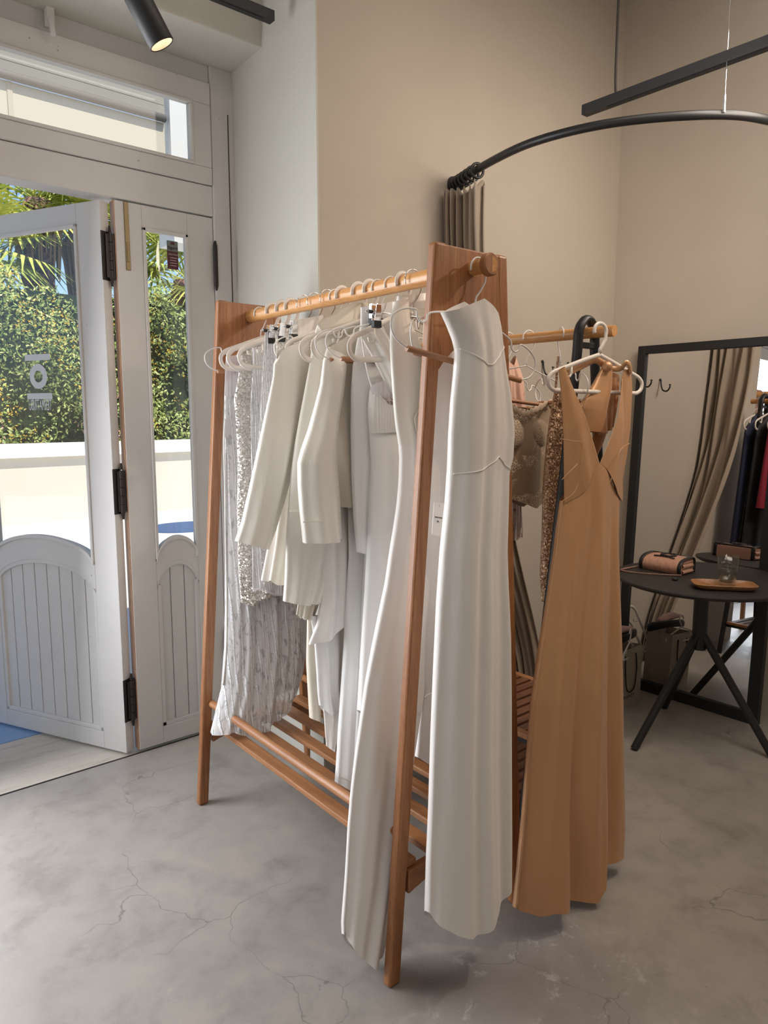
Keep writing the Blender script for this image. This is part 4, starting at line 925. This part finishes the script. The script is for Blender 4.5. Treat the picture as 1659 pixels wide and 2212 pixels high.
# 10 high waisted clipped garment
g = garment('blouse', 1.54, 'plain white high-necked panel held by the black clips, left of the pleated bodice', 'blouse')
cloth('body', M['coolcrepe'], 1.545, 1.535, [(779,664),(779,700),(771,740),(763,790),(760,850),(762,950),(765,1050),(769,1120),(777,1192)], [(855,650),(860,700),(862,740),(860,790),(842,850),(822,950),(812,1050),(806,1120),(800,1194)], bottom=[(777,1194),(790,1197),(800,1195)], th=(.012,.028,.022), folds=((1.2,.008,.7),(3,.004,0)), parent=g)
for x in (806, 818):
    c = P(x, 676, 1, 1.515)
    k = MB(); k.hexa([c+Vector(v) for v in ((-.010,-.004,-.022),(.010,-.004,-.022),(.010,.004,-.022),(-.010,.004,-.022),(-.008,-.007,.024),(.008,-.007,.024),(.008,.007,.024),(-.008,.007,.024))])
    o = k.build('waist_clip', M['chrome'], g, bevel=.001); MB().box(tuple(c+Vector((-.012,-.008,-.034))), tuple(c+Vector((.012,.006,-.014)))).build('rubber_pad', M['rubber'], o, bevel=.002)
# 11 pleated gown
g = garment('pleated_gown', 1.50, 'white gown with finely pleated bodice and draped satin shoulder', 'dress')
cloth('skirt', M['coolcrepe'], 1.50, 1.485, [(799,936),(803,1000),(801,1060),(797,1150),(791,1280),(783,1430),(779,1530)], [(872,930),(885,1000),(890,1060),(892,1150),(890,1280),(880,1430),(862,1540)], bottom=[(779,1536),(790,1547),(815,1552),(862,1548)], th=(.02,.032,.036), folds=((1.5,.010,0),(3.2,.006,1)), parent=g)
cloth('bodice', M['whitecrepe'], 1.497, 1.497, [(800,848),(797,880),(798,910),(800,936)], [(870,850),(872,880),(872,910),(872,932)], top=[(802,838),(812,856),(824,872),(833,876),(845,866),(870,862)], th=(.026,.028,.024), folds=((15,.0022,0),), parent=g, nv=24, topw=.6, fpow=.01, nu=150)
cloth('gathered_cup', M['tulle'], 1.492, 1.490, [(800,822),(801,836),(806,856)], [(868,800),(866,840),(866,868)], top=[(802,832),(812,826),(835,815),(868,800)], th=(.02,.025,.02), folds=((8,.003,0),), parent=g, nv=16, topw=.7)
cloth('satin_drape', M['whitesatin'], 1.475, 1.465, [(779,724),(800,760),(822,800),(846,850)], [(826,700),(840,730),(856,770),(862,830)], th=(.012,.018,.014), folds=((2.5,.008,0),(5,.004,1)), parent=g, nv=30, fpow=.05)
MB().tube(bez([P(781,728,1,1.455),P(788,775,1,1.46),P(796,812,1,1.465),P(803,836,1,1.468)],6), .0022, 6).build('strap', M['whitesatin'], g)
# 12 gown beside the near leg, trailing to the floor
g = garment('evening_gown', 1.40, 'long ivory gown with one folded strap trailing beside the near oak leg', 'dress')
cloth2([('bodice', M['ivory']), ('skirt', M['whitecrepe'])], [[(864,962),(890,968),(945,972)]], 1.40, 1.282, [(851,652),(848,675),(845,700),(844,745),(846,790),(850,850),(856,915),(864,962),(866,990),(865,1040),(861,1090),(854,1140),(846,1190),(836,1262),(821,1335),(807,1405),(793,1480),(782,1560),(771,1640),(763,1710),(757,1790),(752,1900),(746,1990),(748,2020)], [(880,644),(884,690),(905,740),(925,790),(938,850),(945,915),(945,1040),(945,1140),(945,1262),(935,1335),(918,1480),(905,1560),(893,1640),(880,1750),(862,1900),(842,2000),(827,2062)], bottom=[(747,2022),(757,2045),(772,2060),(790,2076),(808,2082),(827,2066)], th=(.016,.036,.026), folds=((1.2,.010,.4),(2.4,.008,1.5),(4.4,.003,0)), parent=g, welt=0)
MB().tube(bez([P(905,885,1,1.352),P(896,903,1,1.350),P(899,925,1,1.35),P(903,945,1,1.352)],5), .0016, 6).build('dart_seam', M['cream'], g)
sh = cloth('scarf', M['whitesatin'], 1.445, 1.445, [(858,640),(856,655),(860,672)], [(955,630),(955,650),(955,664)], th=(.016,.02,.016), folds=((.8,.002,0),), nv=16)
tag(sh, 'folded ivory satin scarf laid over the plastic hanger by the near board', 'scarf')
# 13 garment behind the near leg with price tag
g = garment('dress', 1.325, 'ivory dress with a white price tag behind the near oak leg', 'dress')
cloth('body', M['whitecrepe'], 1.325, 1.32, [(915,690),(912,800),(905,900),(902,1100),(905,1300),(915,1420),(918,1505),(908,1575),(903,1628)], [(990,670),(1000,800),(1005,900),(1005,1100),(1005,1300),(1000,1420),(995,1505),(990,1575),(985,1630)], bottom=[(902,1636),(915,1645),(938,1647),(985,1640)], th=(.012,.028,.03), folds=((1.4,.010,0),(3,.005,.6)), parent=g)
MB().tube(bez([P(917,1506,1,1.292),P(930,1498,1,1.29),P(945,1496,1,1.29)],4), .0016, 6).build('hem_seam', M['cream'], g)
c0, c1_, c2_, c3 = P(938,1084,1,1.245), P(961,1088,1,1.245), P(955,1160,1,1.245), P(933,1154,1,1.245)
pt = MB(); pt.add([c0,c1_,c2_,c3]+[q+Vector((0,.0012,0)) for q in (c0,c1_,c2_,c3)], [(0,1,2,3),(7,6,5,4),(0,4,5,1),(1,5,6,2),(2,6,7,3),(3,7,4,0)])
po = tag(pt.build('price_tag', mat('white_card', (.88,.86,.84), .6)), 'white card price tag hanging right of the near oak leg', 'price tag')
ex = (c1_-c0).normalized(); ey = (c0-c3).normalized(); cc = (c0+c1_+c2_+c3)/4
text_mesh('lettering', 'PETRA MORA', .0042, M['ink'], lambda x, y, z: cc+ex*x+ey*(y+.004)+Vector((0,-.0006-z,0)), po)
text_mesh('lettering', '29.-', .006, M['ink'], lambda x, y, z: cc+ex*x+ey*(y-.006)+Vector((0,-.0006-z,0)), po)
MB().tube([P(949,1096,1,1.244),P(951,1060,1,1.25),P(949,1020,1,1.26)], .0007, 5).build('string', M['wire'], po)
# 14 gown on the end knob
g = garment('evening_gown', 1.15, 'long pale gown with cowl neck hanging outside the near end board', 'dress')
cloth2([('cowl_neck', M['whitesatin']), ('bodice', M['whitesatin']), ('skirt', M['whitecrepe'])], [[(988,752),(1000,764),(1015,778),(1030,788),(1042,790),(1055,778),(1068,762),(1081,746)], [(972,1024),(1003,1018),(1034,1009),(1050,985),(1068,1001),(1092,1018)]], 1.140, 1.118, [(954,674),(968,702),(982,735),(988,760),(985,800),(978,870),(974,940),(972,1024),(968,1090),(958,1190),(951,1300),(944,1450),(938,1600),(934,1750),(930,1850),(928,1965)], [(1074,692),(1078,712),(1081,745),(1088,800),(1097,850),(1105,930),(1101,990),(1092,1020),(1090,1090),(1087,1190),(1089,1260),(1095,1380),(1097,1500),(1098,1650),(1099,1800),(1098,1905)], top=[(954,675),(975,670),(1003,657),(1025,648),(1045,662),(1060,676),(1074,692)], bottom=[(928,1972),(938,1992),(965,2003),(993,2007),(1020,1998),(1045,1976),(1068,1950),(1098,1907)], th=(.030,.042,.040), folds=((1.3,.009,2.2),(2.7,.008,.4),(5,.003,0)), parent=g, topw=.08, botw=.25, fpow=.45)
o = hang('w', (1.300,1.186,RAILZ-.008), 'tilted white wire hanger on the round end knob holding the cowl gown', 0, .147); o.scale = (1.15,1,1.12)

# ================================================================ GARMENTS ON THE SECOND RACK
HG2 = 'hangers on the black rack rail'
o = hang('p', (1.812,1.19,R2Z-.006), 'white plastic hanger holding the gold satin gown', 0, .0, HG2); o.scale = (1.15,1,.86)
hang('w', (r2x+.017,1.36,R2Z), 'white wire hanger holding the rose-gold sequined dress', 1.0, 0, HG2)
hang('w', (r2x+.01,1.475,R2Z), 'white wire hanger with wooden bar above the lace corset', -.25, .10, HG2)
hang('w', (r2x+.004,1.55,R2Z), 'white wire hanger holding the blush satin top', .1, .12, HG2)
hang('w', (r2x-.0,1.61,R2Z), 'white wire hanger farthest back that shows on the black rack', .3, 0, HG2)
GR2 = 'garments on the black rack'
def g2(name, y, label, cat): return thing(name, (r2x, y, .9), label, cat, GR2)
# gold gown
g = g2('gold_gown', 1.18, 'long champagne gold satin halter gown with deep neckline', 'dress')
cloth('skirt', M['gold'], 1.165, 1.10, [(1211,1060),(1207,1120),(1200,1190),(1186,1300),(1171,1400),(1156,1520),(1148,1630),(1140,1750),(1129,1880),(1121,1958)], [(1337,1078),(1333,1150),(1333,1200),(1336,1300),(1339,1400),(1341,1500),(1343,1620),(1346,1730),(1347,1800),(1345,1848)], top=[(1211,1082),(1240,1062),(1255,1040),(1262,1010),(1275,998),(1290,1012),(1302,1036),(1318,1062),(1337,1080)], bottom=[(1120,1966),(1134,1974),(1152,1972),(1172,1960),(1200,1950),(1235,1942),(1258,1930),(1270,1890),(1300,1874),(1345,1850)], th=(.030,.042,.034), folds=((1.25,.012,.3),(2.5,.030,1.7),(5.2,.010,.2)), parent=g, nu=80, nv=100, topw=.1, botw=.22, fpow=.8)
cloth('left_bodice', M['gold'], 1.168, 1.165, [(1206,800),(1209,860),(1210,950),(1211,1084)], [(1216,792),(1236,868),(1257,940),(1274,1000)], bottom=[(1211,1086),(1235,1070),(1250,1048),(1259,1020),(1275,1000)], th=(.012,.032,.030), folds=((1.2,.003,0),), parent=g, botw=.6, shell=(1206,1352))
cloth('right_bodice', M['gold'], 1.168, 1.165, [(1348,800),(1334,850),(1318,900),(1300,944),(1277,996)], [(1363,796),(1366,840),(1362,925),(1354,985),(1337,1080)], bottom=[(1276,998),(1292,1012),(1304,1038),(1318,1064),(1337,1084)], th=(.012,.032,.030), folds=((1.2,.003,1),), parent=g, botw=.6, shell=(1206,1343))
b = MB()
b.tube(bez([P(1211,948,1,1.125),P(1235,953,1,1.12),P(1256,959,1,1.12),P(1254,1000,1,1.118),P(1250,1040,1,1.118),P(1238,1066,1,1.118),P(1212,1084,1,1.13)],6), .0012, 6)
b.tube(bez([P(1360,958,1,1.13),P(1342,970,1,1.122),P(1330,1000,1,1.118),P(1322,1030,1,1.115),P(1314,1050,1,1.118)],6), .0012, 6)
b.tube(bez([P(1214,1036,1,1.125),P(1232,1018,1,1.12),P(1248,1002,1,1.12)],6), .0011, 6); b.build('seam', M['goldmatt'], g)
cloth('back_panel', M['goldmatt'], 1.225, 1.225, [(1284,930),(1276,960),(1272,985)], [(1312,930),(1302,960),(1290,985)], th=(.006,.006,.006), folds=((1,.002,0),), parent=g, nv=10)
cloth('bow_loop', M['gold'], 1.20, 1.205, [(1300,795),(1282,830),(1262,862),(1255,880),(1255,930)], [(1322,800),(1318,840),(1310,870),(1306,890),(1305,936)], th=(.010,.022,.024), folds=((.8,.006,0),), parent=g, nv=30)
cloth('bow_tail', M['gold'], 1.215, 1.215, [(1304,800),(1300,850),(1298,900),(1296,940)], [(1338,812),(1334,850),(1328,880),(1318,920)], th=(.010,.014,.012), folds=((3,.010,0),), parent=g, nv=24)
b = MB(); c = P(1311, 792, 1, 1.19); b.lathe([(.001,-.016),(.012,-.010),(.016,0),(.012,.010),(.001,.016)], c, 16, (.5,0,.3)); b.build('knot', M['gold'], g, smooth=True)
MB().tube(bez([P(1222,806,1,1.205),P(1245,795,1,1.205),P(1268,783,1,1.205),P(1285,776,1,1.205),P(1300,784,1,1.205),P(1312,793,1,1.20)],6), .009, 10, flat=(.5,1.3), up=(0,1,0)).build('strap', M['gold'], g, smooth=True)
MB().tube(bez([P(1312,793,1,1.20),P(1328,797,1,1.19),P(1342,795,1,1.175),P(1352,784,1,1.165),P(1359,788,1,1.160),P(1362,806,1,1.163)],6), .007, 10, flat=(.6,1.2), up=(0,1,0)).build('strap', M['gold'], g, smooth=True)
# sequin dress
g = g2('sequin_dress', 1.36, 'narrow rose-gold sequined dress between the corset and the gold gown', 'dress')
cloth('body', M['goldsequin'], 1.36, 1.34, [(1199,845),(1190,900),(1183,960),(1178,1050),(1177,1150),(1174,1240),(1180,1300)], [(1222,845),(1228,900),(1232,960),(1232,1050),(1225,1150),(1212,1240),(1200,1310)], th=(.012,.03,.03), folds=((2,.008,0),(4,.004,1)), parent=g)
MB().tube(bez([P(1200,850,1,1.35),P(1203,800,1,1.35),P(1206,770,1,1.35)],5), .004, 6).build('strap', M['goldsequin'], g)
# corset
g = g2('lace_corset', 1.46, 'taupe lace corset with sweetheart neckline and pointed hem', 'corset')
cloth('body', M['corset'], 1.465, 1.455, [(1070,880),(1072,930),(1078,1000),(1074,1070)], [(1196,868),(1198,930),(1190,1000),(1182,1066)], top=[(1070,874),(1095,872),(1115,882),(1132,890),(1150,884),(1172,872),(1196,864)], bottom=[(1070,1068),(1092,1076),(1112,1084),(1132,1093),(1146,1097),(1160,1088),(1182,1066)], th=(.02,.034,.028), folds=((1.5,.006,0),), parent=g, nv=40, topw=.3, botw=.2)
b = MB(); b.tube(bez([P(1072,878,1,1.435),P(1095,876,1,1.432),P(1115,886,1,1.428),P(1134,894,1,1.425),P(1152,888,1,1.425),P(1174,876,1,1.428),P(1194,868,1,1.435)],8), [.006+.002*math.sin(k*1.7) for k in range(49)], 8, flat=(1.7,.5), up=(0,0,1)); b.build('lace_trim', mat('tan_lace_trim', (.46,.35,.25), .6), g, smooth=True)
for cx, cy in ((1112,935),(1165,935)):
    c = P(cx, cy, 1, 1.435); b = MB(); b.lathe([(.048,-.004),(.044,.004),(.030,.010),(.001,.014)], c, 24, (0,-1,.1), sx=.9); b.build('cup', M['corset'], g, smooth=True)
g = g2('blouse', 1.52, 'blush lace top whose hem shows below the taupe corset', 'top')
cloth('body', M['blushlace'], 1.525, 1.52, [(1062,1000),(1062,1080),(1060,1162)], [(1124,1000),(1124,1080),(1127,1160)], bottom=[(1060,1162),(1090,1167),(1108,1164),(1127,1160)], th=(.012,.02,.02), parent=g, nv=24)
g = g2('camisole', 1.56, 'blush satin top under the wooden hanger bar by the oak board', 'top')
cloth('body', M['blush'], 1.56, 1.555, [(1080,772),(1078,820),(1076,880)], [(1113,770),(1128,815),(1134,880)], top=[(1080,775),(1090,778),(1104,790),(1113,768)], th=(.012,.02,.02), parent=g, nv=24, topw=.5)
MB_ = MB(); MB_.tube(bez([P(1078,745,1,1.30),P(1080,725,1,1.30),P(1077,715,1,1.30),P(1082,708,1,1.30),P(1086,718,1,1.30),P(1083,730,1,1.30),P(1084,745,1,1.30)],5), .004, 8)
tag(MB_.build('hair_claw', M['rubber'], smooth=True), 'small black claw clip beside the edge of the near oak board', 'clip')
# dark clothes at the far end (seen in the mirror and through the gaps)
def simple(name, mat_, y, xw, z0, z1, label, cat, dx=0):
    g = g2(name, y, label, cat); b = MB(); rows = []
    for j in range(41):
        t = j/40; z = z1+(z0-z1)*t; w = xw*(.35+.65*sm(0,.10,t))*(1+.25*t); row = []
        for i in range(48):
            a = 2*math.pi*i/48; row.append(Vector((r2x-.02+dx+w*math.cos(a), y+(.028+.01*t)*math.sin(a)+.010*t*math.sin(5*a+y*40), z)))
        rows.append(row)
    b.grid(rows, closed=True); b.build('body', mat_, g, smooth=True)
    hang('p', (r2x-.015, y, R2Z), 'hanger inside the '+label.split(',')[0], 0, 0, HG2)
simple('dress', M['navy'], 2.045, .17, .33, 1.555, 'navy dress at the far end of the black rack, mirrored', 'dress')
simple('dress', M['blackcloth'], 1.975, .17, .50, 1.54, 'black dress beside the navy dress, mirrored', 'dress')
simple('blouse', M['red'], 1.90, .17, .95, 1.55, 'crimson blouse near the far end of the black rack, mirrored', 'blouse')
simple('dress', M['greycloth'], 1.83, .16, .52, 1.54, 'dusty taupe dress in the middle of the black rack, mirrored', 'dress')
simple('coat', M['blackcloth'], 1.74, .17, .60, 1.54, 'black coat in the middle of the black rack, mirrored', 'coat')

# hangers poking out of the paper bag
for (x, y, z, rt, tl), lab in zip(((*P(1362,1366,1,1.80),.3,.12),(3.10,1.905,.235,.5,-1.42),(3.12,1.915,.17,.4,-1.38)), ('white plastic hanger hook sticking up at the front of the paper bag','white plastic hanger standing on end at the mirror side of the paper bag','second upended white plastic hanger, lower, at the mirror side of the paper bag')):
    o = hang('p', (x, y, z), lab, rt, tl, 'hangers in the paper bag'); o.scale = (.52,1,.62) if tl > 0 else (.95,1,1)
